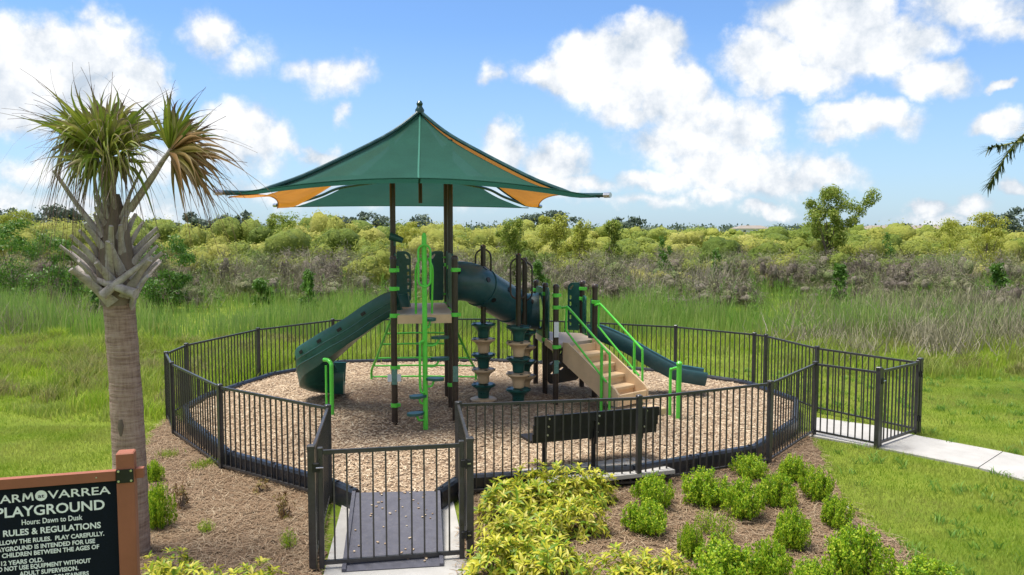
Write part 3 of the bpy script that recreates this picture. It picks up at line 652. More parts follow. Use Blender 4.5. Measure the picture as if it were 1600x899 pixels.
# playground border
root = thing('playground_border', BORD[0].to_tuple(), 'low black plastic border holding the mulch in a ring inside the fence', 'border')
bl = [BORD[-1]] ; ramp_c = (FL_in+FR_in)/2
def border_seg(a, b):
    d = (b-a).normalized(); x = Vector((d.y, -d.x, 0)); m = MB()
    prof = [(-.055, 0), (.055, 0), (.055, .235), (.035, .27), (-.035, .27), (-.055, .235)]
    m.sweep([a+d*.008, b-d*.008], prof); m.build('border_segment', M['border'], root)
    for q in (a+d*.10, b-d*.10):
        mm = MB(); mm.lathe([(.022, 0), (.022, .012), (.012, .016)], (q.x, q.y, .27), 8); mm.build('spike_cap', M['black'], root)
for i in range(len(BORD)-1):
    a, b = BORD[i], BORD[i+1]; k = max(1, round((b-a).length/1.2))
    for j in range(k): border_seg(a.lerp(b, j/k), a.lerp(b, (j+1)/k))
border_seg(BORD[0], gL); border_seg(gR, BORD[-1])

# rubber ramp at the front gate
A, B_, C_, D_ = at(553, 770, .24), at(685, 767, .24), at(690, 884, .04), at(537, 893, .04)
root = thing('access_ramp', ((A+C_)/2).to_tuple(), 'grey rubber ramp with a raised lip leading up from the gate to the mulch', 'ramp')
m = MB(); low = .031
m.add([A, B_, C_, D_, (A.x, A.y, low), (B_.x, B_.y, low), (C_.x, C_.y, low), (D_.x, D_.y, low)], [(3, 2, 1, 0), (4, 5, 6, 7), (0, 1, 5, 4), (1, 2, 6, 5), (2, 3, 7, 6), (3, 0, 4, 7)]); m.build('ramp_mat', M['rubber'], root)
for p, q in ((A, D_), (B_, C_)): MB().beam(p+Vector((0, 0, .008)), q+Vector((0, 0, .008)), .04, .03).build('edge_strip', M['rubber'], root)
rr = random.Random(3); m = MB()
for _ in range(46):
    u, v = rr.uniform(.05, .95), rr.random()**1.2*.95; p = A.lerp(B_, u).lerp(D_.lerp(C_, u), v); m.beam(p+Vector((0, 0, .008)), p+Vector((rr.uniform(-.03, .03), rr.uniform(-.03, .03), .009)), .018, .008)
o = m.build('stray_chips', M['chip'], None); tag(o, 'pale wood chips strewn over the grey gate ramp', 'wood chips', kind='stuff')
# ------------------------------------------------------------------ play structure
YAW = R(8.5); rv = Vector((math.cos(YAW), math.sin(YAW), 0)); bv = Vector((-math.sin(YAW), math.cos(YAW), 0)); UP = Vector((0, 0, 1)); SP = 1.0
A_FL = at(617, 663, MULCH_Z); A_FL.z = 0
def ta(i, j): return A_FL+rv*(SP*i)+bv*(SP*j)
DA, DB = 2.0, 1.30
PLAY = thing('play_structure', ta(.5, 1).to_tuple(), 'large green, tan and brown playground climber with slides, tube and shade canopy', 'playground')
def play_post(p, top, clamps, r=.052, bottom=MULCH_Z-.1, cap=True):
    m = MB(); prof = [(r, bottom), (r, top-.07)]
    prof += [(r*1.12, top-.068), (r*1.12, top-.04), (r*.9, top-.012), (r*.45, top)] if cap else [(r, top)]
    m.lathe(prof, (p.x, p.y, 0), 14); o = m.build('post', M['post'], PLAY, True)
    for z in clamps:
        c = MB(); c.lathe([(r+.004, z-.034), (r+.014, z-.03), (r+.014, z+.03), (r+.004, z+.034)], (p.x, p.y, 0), 14, False); c.box((p.x+rv.x*(r+.02), p.y+rv.y*(r+.02), z), (.05, .03, .055), YAW); c.build('clamp', M['lime'], o)
    return o
pA = play_post(ta(0, 0), 2.96, [2.72, 2.42, 1.98, 1.12, .50]); pB = play_post(ta(1, 0), 2.96, [2.72, 1.98])
for q, cl in (((0, 1), [1.98, 2.72]), ((1, 1), [1.98, 2.72, .62]), ((0, 2), [1.98, 2.72]), ((1, 2), [1.98, 2.72])): play_post(ta(*q), 4.95, cl, .05, cap=False)
for pp, z in ((pA, .98), (pB, 1.0)):
    p = ta(0, 0) if pp is pA else ta(1, 0); f = -bv
    m = MB(); c = p+f*.058; m.beam(c+UP*(z-.13), c+UP*(z+.13), .085, .012, f); m.build('plaque', M['plaque'], pp)
    if pp is pA:
        m = MB(); c = p+f*.052; m.beam(c+UP*(z-.02)-rv*.11, c+UP*(z-.02)+rv*.11, .006, .12); m.build('sticker', M['sticker'], pp)
# deck of the high tower
for j in (0, 1):
    m = MB(); c = ta(.5, j+.5); m.box((c.x, c.y, DA-.035), (SP-.06, SP-.012, .07), YAW, .01); m.build('deck', M['deck'], PLAY)
m = MB(); c = ta(.5, 0)-bv*.0; m.box((c.x, c.y, DA-.085), (SP-.11, .05, .14), YAW, .006); m.build('deck_skirt', M['tan'], PLAY)

def barrier(o, ex, w, h, mirror=False, name='barrier_panel'):
    """moulded panel: rounded top on the open side and a column of slots beside it"""
    def mx(poly): return [(w-x, y) for x, y in poly][::-1] if mirror else poly
    r = min(.12, w*.45); outer = [(0, .04), (.02, 0), (w-.02, 0), (w, .03)]+[(w-r+r*math.cos(R(a)), h-r+r*math.sin(R(a))) for a in range(0, 91, 15)]+[(.02, h), (0, h-.03)]
    k = 5; hs = (h-.30)/k; holes = [rrect(w-.075, .09+i*hs, w-.035, .09+i*hs+hs-.05, .014, 3) for i in range(k)]
    holes.append([(w-.075, h-.14), (w-.035, h-.14), (w-.045, h-.10), (w-.10, h-.05), (w-.12, h-.06)])
    ob = plate(name, mx(outer), [mx(q) for q in holes], .03, o, ex, UP, M['green'], PLAY)
    c = MB()
    for vv in (.12, h-.12):
        q = Vector(o)+Vector(ex)*(w-.02 if mirror else .02)+UP*vv; c.tube([q-Vector(ex)*.0, q+(Vector(ex) if mirror else -Vector(ex))*.06], .018, 6)
    c.build('panel_clip', M['lime'], ob); return ob
barrier(ta(0, 2)+rv*.06+UP*(DA+.05)-bv*.03, rv, .27, .93)
barrier(ta(1, 2)-rv*.33+UP*(DA+.05)-bv*.03, rv, .27, .93, True)
barrier(ta(0, 0)+bv*.07+UP*(DA+.05)+rv*.03, bv, SP-.14, .93); barrier(ta(1, 0)+bv*.07+UP*(DA+.05)-rv*.03, bv, SP-.14, .93)
# little spy scope on the left roof post
m = MB(); c = ta(0, 1)+UP*3.24-bv*.06
m.tube([c+rv*-.06+UP*.03, c+rv*.05, c+rv*.17-UP*.05], [.075, .065, .05], 10); m.tube([c+rv*.03+UP*.02, c+rv*.03-UP*.14], .02, 8); m.build('spy_scope', M['green'], PLAY, True)

# curved open slide on the left
def chute(path, hw, wall, name, mat):
    prof = [(hw-.02, wall), (hw+.025, wall+.012), (hw+.045, wall-.02), (hw+.02, .02), (hw*.8, -.065), (-hw*.8, -.065), (-hw-.02, .02), (-hw-.045, wall-.02), (-hw-.025, wall+.012), (-hw+.02, wall), (-hw+.03, .10), (-hw*.72, 0), (hw*.72, 0), (hw-.03, .10)]
    m = MB(); m.sweep(path, prof); return m.build(name, mat, PLAY, True)
sp = [Vector(q) for q in ((-1.86, 13.95, 1.99), (-2.08, 13.98, 1.93), (-2.35, 14.0, 1.77), (-2.76, 14.05, 1.48), (-3.10, 14.14, 1.26), (-3.47, 14.32, 1.00), (-3.64, 14.56, .80), (-3.68, 14.84, .60), (-3.52, 15.06, .47), (-3.22, 15.12, .44))]
path = spline(sp, 7); hw = .29
def sprof(t):
    wl, wr, dp = .26, .35, -.05-.19*max(0, min(1, (t-.35)*2.6))      # right (inner) wall, left (outer) wall, depth of the moulded body
    return [(hw-.02, wl), (hw+.025, wl+.012), (hw+.045, wl-.02), (hw+.03, .0), (hw*.7, dp*.7), (-hw*.55, dp), (-hw+.02, dp*.9), (-hw-.03, .02), (-hw-.045, wr-.02), (-hw-.025, wr+.012), (-hw+.02, wr), (-hw+.03, .10), (-hw*.72, 0), (hw*.72, 0), (hw-.03, .10)]
m = MB(); m.sweep(path, sprof); slide = m.build('curved_slide', M['green'], PLAY, True)
# moulded ribs and pockets on its outside
m = MB()
for zz in (.05, .17):
    pts = []
    for i in range(1, len(path)-2):
        t = (path[i+1]-path[i-1]).normalized(); x = t.cross(UP).normalized(); y = x.cross(t); pts.append(path[i]-x*(hw+.030)+y*zz)
    m.tube(pts, .014, 6)
m.build('moulded_rib', M['green'], slide, True)
for i in (15, 22, 29, 35, 41):
    t = (path[i+1]-path[i-1]).normalized(); x = t.cross(UP).normalized(); y = x.cross(t); c = path[i]-x*(hw+.045)+y*.24
    m = MB(); m.beam(c-t*.045, c+t*.045, .014, .055, y); m.build('pocket', M['black'], slide)
m = MB(); q = at(519, 650, MULCH_Z); m.tube(spline([(q.x, q.y, .05), (q.x, q.y, .95), (q.x-.01, q.y+.02, 1.08), (q.x-.07, q.y+.08, 1.13), (q.x-.16, q.y+.16, 1.13)], 5), .036, 10); m.tube([(q.x-.10, q.y+.03, .05), (q.x-.10, q.y+.03, 1.05)], .02, 8); m.build('slide_support', M['lime'], PLAY, True)

# crawl tube between the towers
th = R(40.6); B_FL = at(868, 634, MULCH_Z); B_FL.z = 0
def hd(a): return Vector((math.cos(a), math.sin(a), 0))
B_FR = B_FL+hd(th)*1.02; B_M = B_FL+bv*1.02; B_RL = B_FL+bv*2.04; B_RR = B_FR+bv*1.02
t0 = ta(1, 1.5)+rv*.04+UP*2.44; t1 = (B_M+B_RL)/2-rv*.03+UP*1.76
tp = spline([t0, t0+rv*.38-UP*.03, t0.lerp(t1, .5)+UP*.0, t1-rv*.36+UP*.02, t1], 8)
m = MB(); m.tube(tp, .36, 22); tube = m.build('crawl_tube', M['navy'], PLAY, True)
for f_ in (0, .36, .66, 1.0):
    i = int(f_*(len(tp)-2)); m = MB(); d = (tp[i+1]-tp[i]).normalized(); m.tube([tp[i]-d*.018, tp[i]+d*.018], .378, 22); m.build('tube_flange', M['navy'], tube, True)
for i, a in ((4, 30), (9, 15), (9, 60), (15, 20), (19, 65), (24, 30), (28, 40), (12, -35)):
    d = (tp[i+1]-tp[i-1]).normalized(); x = d.cross(UP).normalized(); y = x.cross(d); q = x*math.cos(R(a))+y*math.sin(R(a)); c = tp[i]+q*.352
    m = MB(); m.tube([c, c+q*.018], .048, 12); m.build('tube_porthole', M['black'], tube, True)
# tube end panel on the low tower, and the one on the high tower
def ring_panel(mid, ex, z0, h, w, cz):
    outer = rrect(-w/2, 0, w/2, h, .16, 6); hole = [(.33*math.cos(2*math.pi*k/24), cz+.33*math.sin(2*math.pi*k/24)) for k in range(24)][::-1]
    return plate('tube_panel', outer, [hole], .035, mid+UP*z0, ex, UP, M['green'], PLAY)
ring_panel((B_M+B_RL)/2, bv, DB-.05, 1.0, SP-.14, .50); ring_panel(ta(1, 1.5)+rv*.0, bv, DA-.02, 1.0, SP-.14, .46)
# low tower
for p, top, cl in ((B_FL, 2.40, [2.20, 1.98, 1.26]), (B_FR, 2.36, [2.02, 1.26]), (B_M, 2.36, [2.15, 1.26]), (B_RL, 2.36, [2.15, 1.26]), (B_RR, 2.36, [2.2, 2.0, 1.26])): po = play_post(p, top, cl)
po = [o for o in PLAY.children if o.name.startswith('post')][6]
m = MB(); c = B_FL-bv*.056; m.beam(c+UP*1.44, c+UP*1.72, .085, .01, -bv); m.build('sticker', M['sticker'], po)
m = MB(); c = B_FL-bv*.058; m.beam(c+UP*.78, c+UP*1.02, .085, .012, -bv); m.build('plaque', M['plaque'], po)
m = MB(); cc = (B_FL+B_FR+B_RL+B_RR)/4; m.prism([p+(cc-p).normalized()*.04 for p in (B_FL, B_FR, B_RR, B_RL)], DB-.07, DB); m.build('deck', M['deck'], PLAY)
for a, b in ((B_FL, B_RL), (B_FR, B_RR), (B_RR, B_RL)):
    d = (b-a).normalized(); MB().beam(a+d*.06+UP*(DB-.08), b-d*.06+UP*(DB-.08), .04, .13).build('deck_skirt', M['tan'], PLAY)
barrier(B_M-bv*.36+UP*(DB+.02), bv, .29, .96, True)
e = (B_RL-B_RR).normalized(); barrier(B_RR+e*.30+UP*(DB+.05), -e, .25, .97, True)
barrier(B_FR+bv*.08+UP*(DB+.02), bv, .22, .75); barrier(B_RR-bv*.30+UP*(DB+.02), bv, .22, .75, True)
# play panel under the low deck with leaf shaped holes and a wheel
def leafhole(cx, cy, L, w, a):
    return [(cx+L*math.cos(a)*t-w*s*math.sin(a), cy+L*math.sin(a)*t+w*s*math.cos(a)) for t, s in ((-.5, 0), (-.2, .45), (.2, .45), (.5, 0), (.2, -.45), (-.2, -.45))][::-1]
pw = (B_RR-B_M).length-.12; ex = (B_RR-B_M).normalized()
hl = [leafhole(x, y, .14, .055, a) for x, y, a in ((.16, .62, 2.2), (.10, .42, .2), (.14, .22, .1), (.36, .60, 1.0), (.47, .46, 2.4), (.55, .66, .3), (.38, .28, .2), (.60, .30, .6), (.30, .42, 2.8), (.70, .56, 2.0), (.76, .38, .7))]
hl = [q for q in hl if max(x for x, y in q) < pw-.05]
pn = plate('play_panel', rrect(0, 0, pw, .80, .14), hl, .035, B_M+ex*.06+UP*.36, ex, UP, M['black'], PLAY)
ctr = B_M+ex*(pw-.02)+UP*.60-bv*.05+rv*.05; nx = ex.cross(UP)
m = MB(); m.tube([ctr+(ex*math.cos(a)+UP*math.sin(a))*.17+nx*.07 for a in [2*math.pi*k/20 for k in range(20)]], .02, 6, True)
for k in range(4):
    a = k*math.pi/2+.4; m.beam(ctr+nx*.07, ctr+nx*.07+(ex*math.cos(a)+UP*math.sin(a))*.16, .03, .02, nx)
m.build('steering_wheel', M['green'], pn, True)

# stairs with handrails
sd = hd(th-math.pi/2); sx = hd(th); s0 = B_FL+sx*.56; SW = .76; NS = 5; RUN = 1.17; ST = .42
m = MB(); rise = (DB-ST)/(NS+.2)
for sgn in (-1, 1):
    o = s0+sx*(sgn*(SW/2))
    pts = [(0.02, DB+.03), (.14, DB+.03), (RUN+.14, ST+.22), (RUN+.20, ST+.15), (RUN+.20, ST-.06), (RUN-.02, ST-.06), (.02, DB-.34)]
    a = [o+sd*u+UP*v-sx*.02 for u, v in pts]; b = [o+sd*u+UP*v+sx*.02 for u, v in pts]; n = len(pts)
    m.add(a+b, [tuple(range(n-1, -1, -1)), tuple(range(n, 2*n))]+[(i, (i+1) % n, n+(i+1) % n, n+i) for i in range(n)])
STAIR = m.build('stair_stringer', M['tan'], PLAY)
for k in range(NS):
    zt = DB-rise*(k+1); u = .10+k*(RUN/NS); dpt = RUN/NS+.06
    m = MB(); c = s0+sd*(u+dpt/2); m.box((c.x, c.y, zt-.03), (SW-.05, dpt, .06), th, .012)
    c2 = s0+sd*(u+.01); m.box((c2.x, c2.y, zt+rise/2-.02), (SW-.05, .03, rise-.03), th); m.build('step', M['tan'], STAIR)
m = MB(); c = s0+sd*(RUN+.18); m.box((c.x, c.y, ST+.04), (SW-.05, .04, .20), th, .008); m.build('riser', M['tan'], STAIR)
for k, (off, lift) in enumerate(((-SW/2-.05, 0), (SW/2+.05, 0))):
    o = s0+sx*off; R1 = [o+sd*.02+UP*(DB+.66), o+sd*.14+UP*(DB+.68), o+sd*.24+UP*(DB+.64), o+sd*(RUN-.10)+UP*(ST+.92), o+sd*(RUN-.0)+UP*(ST+.84), o+sd*(RUN+.03)+UP*(ST+.74), o+sd*(RUN+.03)+UP*.10]
    m = MB(); m.tube(spline(R1, 4), .021, 8)
    R2 = [o+sd*.14+UP*(DB+.67), o+sd*.13+UP*(DB+.30), o+sd*.18+UP*(DB+.22), o+sd*(RUN-.14)+UP*(ST+.42), o+sd*(RUN-.06)+UP*(ST+.37)]
    m.tube(spline(R2, 4), .019, 8); m.tube([o+sd*(RUN-.16)+UP*.10, o+sd*(RUN-.16)+UP*(ST+.95)], .026, 8); m.build('handrail', M['lime'], STAIR, True)
q = s0+sd*(RUN+.28); m = MB(); m.box((q.x, q.y, MULCH_Z+.05), (.80, .66, .16), th, .012); m.build('landing_pad', M['tan'], PLAY)

# straight slide on the right of the low tower
e0 = (B_FR+B_RR)/2+rv*.0+UP*(DB-.01); e1 = atd(1100, 603, 15.3); e1.z = .45
pts = [e0, e0+(e1-e0)*.10+UP*.085, e0.lerp(e1, .30)+UP*.06, e0.lerp(e1, .52)-UP*.04, e0.lerp(e1, .74)-UP*.11, e0.lerp(e1, .88)-UP*.06, e1]
sl2 = chute(spline(pts, 7), .24, .20, 'straight_slide', M['navy'])
m = MB(); q = e0.lerp(e1, .78); m.tube([(q.x, q.y+.1, .1), (q.x, q.y+.1, q.z-.16)], .03, 8); m.build('slide_support', M['lime'], PLAY, True)

# flared arch climber behind the high tower
def rail(px0, px1, sgn):
    a = at(px0, 595, MULCH_Z)
    return a
aL, aR = at(581, 595, MULCH_Z), at(743, 595, MULCH_Z); tL, tR = ta(0, 2)+rv*.05+bv*.05+UP*1.92, ta(1, 2)-rv*.05+bv*.05+UP*1.92
railL = spline([aL-UP*.1, aL+UP*.22, aL.lerp(tL, .22)+UP*.16, aL.lerp(tL, .6)+UP*.10, tL], 5); railR = spline([aR-UP*.1, aR+UP*.22, aR.lerp(tR, .22)+UP*.16, aR.lerp(tR, .6)+UP*.10, tR], 5)
m = MB(); m.tube(railL, .026, 8); m.tube(railR, .026, 8); arch = m.build('arch_climber', M['lime'], PLAY, True)
for i in (3, 7, 10, 13, 15, 17, 19):
    m = MB(); m.tube([railL[i], (railL[i]+railR[i])/2+UP*.015, railR[i]], .018, 8); m.build('rung', M['lime'], arch, True)

# spiral pod climber in front of the high tower
cp = at(665, 671, MULCH_Z); cp.z = 0
m = MB(); m.tube([(cp.x, cp.y, .05), (cp.x, cp.y, 3.28)], .04, 12); m.lathe([(.04, 0), (.02, .05)], (cp.x, cp.y, 3.28), 12); SPIR = m.build('climber_pole', M['lime'], PLAY, True)
def loop(c, ex, w, z0, z1, r, name, mat, par):
    pts = []
    for sx_, cz, a0 in ((1, z1-w, 0), (-1, z0+w, 180)):
        for k in range(9):
            a = R(a0+180*k/8); pts.append(c+ex*(w*math.cos(a))+UP*(cz+w*math.sin(a)))
    m = MB(); m.tube(pts, r, 8, True); return m.build(name, mat, par, True)
loop(cp-bv*.05, rv, .095, 2.48, 3.14, .017, 'grab_loop', M['lime'], SPIR)
for s_ in (-1, 1):
    q = cp+rv*(.13*s_); m = MB(); m.tube(spline([q+bv*.30+UP*2.02, q+bv*.22+UP*2.30, q+bv*.05+UP*2.75, cp+rv*(.06*s_)+UP*2.93], 5), .018, 8); m.build('grab_loop', M['lime'], SPIR, True)
m = MB(); q = cp-rv*.03-bv*.05; m.tube(spline([q+rv*.02+UP*1.62, q-rv*.03+UP*1.60, q-rv*.05+UP*1.50, q-rv*.05+UP*.85, q+rv*.02+UP*.80], 4), .02, 8); m.build('grab_loop', M['lime'], SPIR, True)
for px, py, Yo, dirx in ((686, 527, .12, 1), (686, 560, .05, 1), (678, 592, -.02, 1), (655, 619, -.06, -1), (651, 646, -.10, -1), (672, 499, .15, 0)):
    c = atd(px, py, cp.y+Yo); d = (Vector((c.x, c.y, 0))-Vector((cp.x, cp.y, 0))).normalized() if dirx else bv
    n_ = Vector((-d.y, d.x, 0)); out = []
    for k in range(16):
        a = 2*math.pi*k/16; rad = .15*(1+.12*math.cos(a)); out.append(c+d*(rad*math.cos(a))+n_*(.085*(1.15+.3*math.cos(a))*math.sin(a)))
    m = MB(); m.prism([(p.x, p.y) for p in out], c.z-.025, c.z+.015); pod = m.build('foot_pod', M['green'], SPIR)
    m = MB(); m.tube(spline([Vector((cp.x, cp.y, c.z-.12)), Vector((cp.x, cp.y, c.z-.12)).lerp(Vector((c.x, c.y, c.z-.12)), .7), Vector((c.x, c.y, c.z-.03))], 4), .018, 8); m.build('pod_arm', M['lime'], pod, True)

# ------------------------------------------------------------------ shade canopy on the same posts
ZC = 3.90; cc = ta(.5, 1.5); HS = 2.82; apex = Vector((cc.x, cc.y, atd(658, 174, cc.y).z))
def corner(i, j, k=1.0): return cc+rv*(HS*i*k-.11*k)+bv*(HS*j*k)+UP*ZC
def hip(i, j): return [apex, corner(i, j, .15)+UP*1.21, corner(i, j, .32)+UP*.87, corner(i, j, .62)+UP*.34, corner(i, j, .79)+UP*.10, corner(i, j, .86)+UP*.02, corner(i, j)]
m = MB()
for i in (-1, 1):
    for j in (-1, 1): m.tube(spline(hip(i, j), 4), .034, 8)
CAN = m.build('canopy_frame', M['frame'], PLAY, True)
for i in (-1, 1):
    for j in (-1, 1):
        po_ = ta(.5+.5*i, 1.5+.5*j)+UP*4.30; k = corner(i, j, .58)+UP*.42; k2 = corner(i, j, .50)+UP*.36
        m = MB(); m.tube(spline([po_, k2-UP*.05, corner(i, j, .66)+UP*.16, corner(i, j, .84)+UP*.03], 5), .028, 8); m.build('canopy_strut', M['frame'], CAN, True)
        m = MB(); c = corner(i, j); d = (c-cc); d.z = 0; d.normalize(); m.tube([c-d*.05, c+d*.06], .042, 8); m.build('corner_shackle', M['bolt'], CAN, True)
m = MB(); m.tube([apex-UP*.02, Vector((apex.x, apex.y, 3.86))], .035, 10); m.build('king_post', M['post'], CAN, True)
m = MB(); m.lathe([(.075, -.04), (.085, .02), (.06, .06), (.045, .09), (.06, .13), (.035, .18), (.01, .19)], apex, 12); m.build('finial', M['frame'], CAN, True)
def hipat(i, j, t):
    pts = spline(hip(i, j), 8); ds = [0.]
    for x, y in zip(pts[:-1], pts[1:]): ds.append(ds[-1]+(y-x).length)
    d = t*ds[-1]
    for k in range(len(pts)-1):
        if ds[k+1] >= d: return pts[k].lerp(pts[k+1], (d-ds[k])/max(1e-6, ds[k+1]-ds[k]))
    return pts[-1]
def sail(h0, h1, mat, tend, drop0, drop1, pull0, pull1, bow, lift=0., seam=False, p=2.2):
    """saddle of cloth between two bent hips: drop = how far it hangs below the hip tube, pull = how far its edge draws in"""
    n = 24; V = []; B0, B1 = hipat(*h0, tend[0]), hipat(*h1, tend[1]); mid = (B0+B1)/2; inn = apex-mid; across = (B1-B0).normalized()
    for it in range(n+1):
        t = it/n; w = math.sin(math.pi*t**.8); g_ = math.sin(math.pi*t**1.5)
        L = hipat(*h0, t*tend[0])-UP*(drop0*w+.035)+across*(pull0*g_)+UP*lift; Rr = hipat(*h1, t*tend[1])-UP*(drop1*w+.035)-across*(pull1*g_)+UP*lift
        for js in range(n+1):
            s_ = js/n; q = L.lerp(Rr, s_); e_ = 4*s_*(1-s_); V.append(q+inn*(bow*e_*t**p)-UP*(.04*e_*w))
    m = MB(); m.add(V, [(i*(n+1)+j, i*(n+1)+j+1, (i+1)*(n+1)+j+1, (i+1)*(n+1)+j) for i in range(n) for j in range(n)]); ob = m.build('shade_cloth', mat, CAN, True)
    hem = MB(); hem.tube([V[n*(n+1)+j] for j in range(n+1)], .011, 6); hem.build('hem', mat, ob, True)
    if seam:
        nrm = across.cross(inn).normalized(); nrm = nrm if nrm.z > 0 else -nrm; sm = MB()
        pts = [V[i*(n+1)+n//2]+nrm*.008 for i in range(n+1)]
        for x, y in zip(pts[:-1], pts[1:]): sm.beam(x, y, .030, .006, nrm)
        sm.build('seam', M['seam'], ob)
    return ob
FLc, FRc, RLc, RRc = corner(-1, -1), corner(1, -1), corner(-1, 1), corner(1, 1)
sail((-1, -1), (1, -1), M['canvas_green'], (.97, .97), .0, .05, -.02, .02, .185, seam=True)
sail((-1, 1), (1, 1), M['canvas_green'], (.90, .90), .03, .05, .25, .25, .02, -.02)
sail((-1, -1), (-1, 1), M['canvas_gold'], (.96, .99), .06, .04, .04, .34, .08, -.03)
sail((1, 1), (1, -1), M['canvas_gold'], (.99, .96), .04, -.01, .40, -.05, .08, .012)

# ------------------------------------------------------------------ free-standing equipment
def pod_climber(px, py, colors, pole_top, label, first_z=.0):
    b = at(px, py, MULCH_Z); b.z = 0; root = thing('pod_climber', b.to_tuple(), label, 'climber', 'stacked pod climbers with dark poles')
    m = MB(); m.tube([b+UP*.05, b+UP*pole_top], .048, 12); m.lathe([(.053, -.03), (.053, 0), (.02, .03)], b+UP*pole_top, 12); m.build('pole', M['post'], root, True)
    z = MULCH_Z+first_z; ph = .285
    for k, cname in enumerate(colors):
        mm = MB()
        if cname == 'base': mm.lathe([(.245, 0), (.25, .03), (.22, .05), (.10, .055)], b+UP*z, 20); mm.build('pod', M['tan'], root, True); z += .05; continue
        h = ph; mm.lathe([(.095, 0), (.105, .02), (.11, h*.40), (.13, h*.58), (.19, h*.76), (.222, h*.82), (.226, h*.90), (.205, h*.95), (.17, h*.93), (.06, h*.97)], b+UP*z, 20); o = mm.build('pod', M[cname], root, True)
        for a in (-2.4, -1.3, -.2, 1.2, 2.6):
            q = b+Vector((math.cos(a), math.sin(a), 0))*.205+UP*(z+h*.955); s = MB(); s.lathe([(.035, 0), (.028, .006)], q, 8); s.build('recess', M['black'], o)
        z += h
    loop(b-bv*.0, rv, .145, pole_top-.80, pole_top-.06, .017, 'grab_loop', M['post'], root)
    return root
pod_climber(755.5, 626, ['base', 'green', 'tan', 'green', 'tan', 'green'], 3.08, 'tallest pod climber with five stacked green and tan pods, left of the other two')
pod_climber(810, 634, ['green', 'tan', 'green', 'tan', 'green'], 2.93, 'nearer pod climber of the right pair, pods stacked green and tan', .05)
pod_climber(819.5, 617, ['tan', 'green', 'tan', 'green'], 2.82, 'pod climber half hidden behind the nearer one of the right pair', .12)
g1 = at(1060, 655, MULCH_Z); g1.z = 0; root = thing('grab_rail', g1.to_tuple(), 'bright green double post grab rail standing on the mulch near the right slide', 'grab rail')
m = MB(); m.tube([g1+UP*.05, g1+UP*1.13], .042, 10); m.lathe([(.05, -.02), (.05, .01), (.02, .04)], g1+UP*1.13, 10); m.build('post', M['lime'], root, True)
m = MB(); q = g1+Vector((-.10, .22, 0)); m.tube(spline([q+UP*.05, q+UP*.9, q+UP*1.0+Vector((.02, -.04, 0)), g1+UP*1.06], 4), .026, 8); m.build('handle', M['lime'], root, True)

# bench on its slab
p0, p1, p2 = at(853, 737, .20), at(930, 731, .20), at(1003, 721, .20)
bd = (p2-p0); bd.z = 0; bl_ = bd.length; bd.normalize(); bn = Vector((bd.y, -bd.x, 0))       # bn points back towards the gate
c = (p0+p2)/2; c.z = 0
root = thing('park_bench', c.to_tuple(), 'long black bench seen from behind on a pale slab inside the fence', 'bench')
LB = .5*bl_+.20
for k in range(3):
    z = .66+k*.125; o = bn*(.02+.035*k)
    MB().beam(c+o-bd*LB+UP*z, c+o+bd*LB+UP*z, .035, .117).build('back_slat', M['black'], root)
for k in range(4):
    o = -bn*(.09+k*.115); MB().beam(c+o-bd*LB+UP*(.60-.006*k), c+o+bd*LB+UP*(.60-.006*k), .105, .035).build('seat_slat', M['black'], root)
for p in (p0, p1, p2):
    q = Vector((p.x, p.y, 0)); m = MB(); m.tube([q+UP*.15-bn*.06, q+UP*.60-bn*.06], .032, 8); m.tube([q-bn*.02+UP*.52, q+bn*.045+UP*.97], .022, 8); m.tube([q-bn*.06+UP*.56, q-bn*.46+UP*.56], .022, 8); m.build('leg', M['black'], root, True)
    for z in (.70, .82, .93):
        s = MB(); oo = q+bn*(.04+.28*(z-.66))+UP*z; s.tube([oo, oo+bn*.012], .014, 6); s.build('bolt', M['bolt'], root)
ps = [at(804, 733, .2), at(990, 706, .2), at(1048, 735, .2), at(838, 758, .2)]
sheet('bench_slab', [at(805, 735, .2), at(1003, 714, .2), at(1055, 735, .2), at(850, 757, .2)], .205, M['concrete'])

# rules sign in the foreground corner
ZS = 4.4; so_ = atd(200, 800, ZS); sa = R(16); sxv = Vector((math.cos(sa), math.sin(sa), 0)); snv = Vector((math.sin(sa), -math.cos(sa), 0)); so_.z = 0
def on_sign(px, py, off=0.):
    d = ray(px, py); o = Vector((0, 0, CAM_H)); q = so_+snv*off; t = (q-o).dot(snv)/d.dot(snv); p = o+d*t; return (p-so_).dot(sxv), p.z
SIGN = thing('rules_sign', so_.to_tuple(), 'brown framed dark rules sign at the lower left corner', 'sign')
u1, ztop = on_sign(200, 705); ub, zr1 = on_sign(120, 738); _, zr0 = on_sign(120, 753)
m = MB(); m.box((so_.x, so_.y, ztop/2), (.092, .092, ztop), sa, .006); m.build('post', M['sign_frame'], SIGN)
q = so_-sxv*1.75; m = MB(); m.box((q.x, q.y, ztop/2), (.092, .092, ztop), sa, .006); m.build('post', M['sign_frame'], SIGN)
rc = (zr0+zr1)/2
MB().beam(so_-sxv*1.86+snv*.018+UP*rc, so_-sxv*.05+snv*.018+UP*rc, .045, zr1-zr0).build('top_rail', M['sign_frame'], SIGN)
MB().beam(so_+sxv*.048+UP*rc, so_+sxv*.09+UP*rc, .045, zr1-zr0).build('rail_end', M['sign_frame'], SIGN)
MB().beam(so_-sxv*1.70+UP*.72, so_-sxv*.05+UP*.72, .045, zr1-zr0).build('bottom_rail', M['sign_frame'], SIGN)
MB().beam(so_-sxv*.875+UP*(.75), so_-sxv*.875+UP*(rc-.02), 1.66, .02, snv).build('sign_board', M['sign_face'], SIGN)
MB().beam(so_+snv*.050+UP*(rc-.04), so_+snv*.050+UP*(rc+.036), .088, .006, snv).build('bracket', M['black'], SIGN)
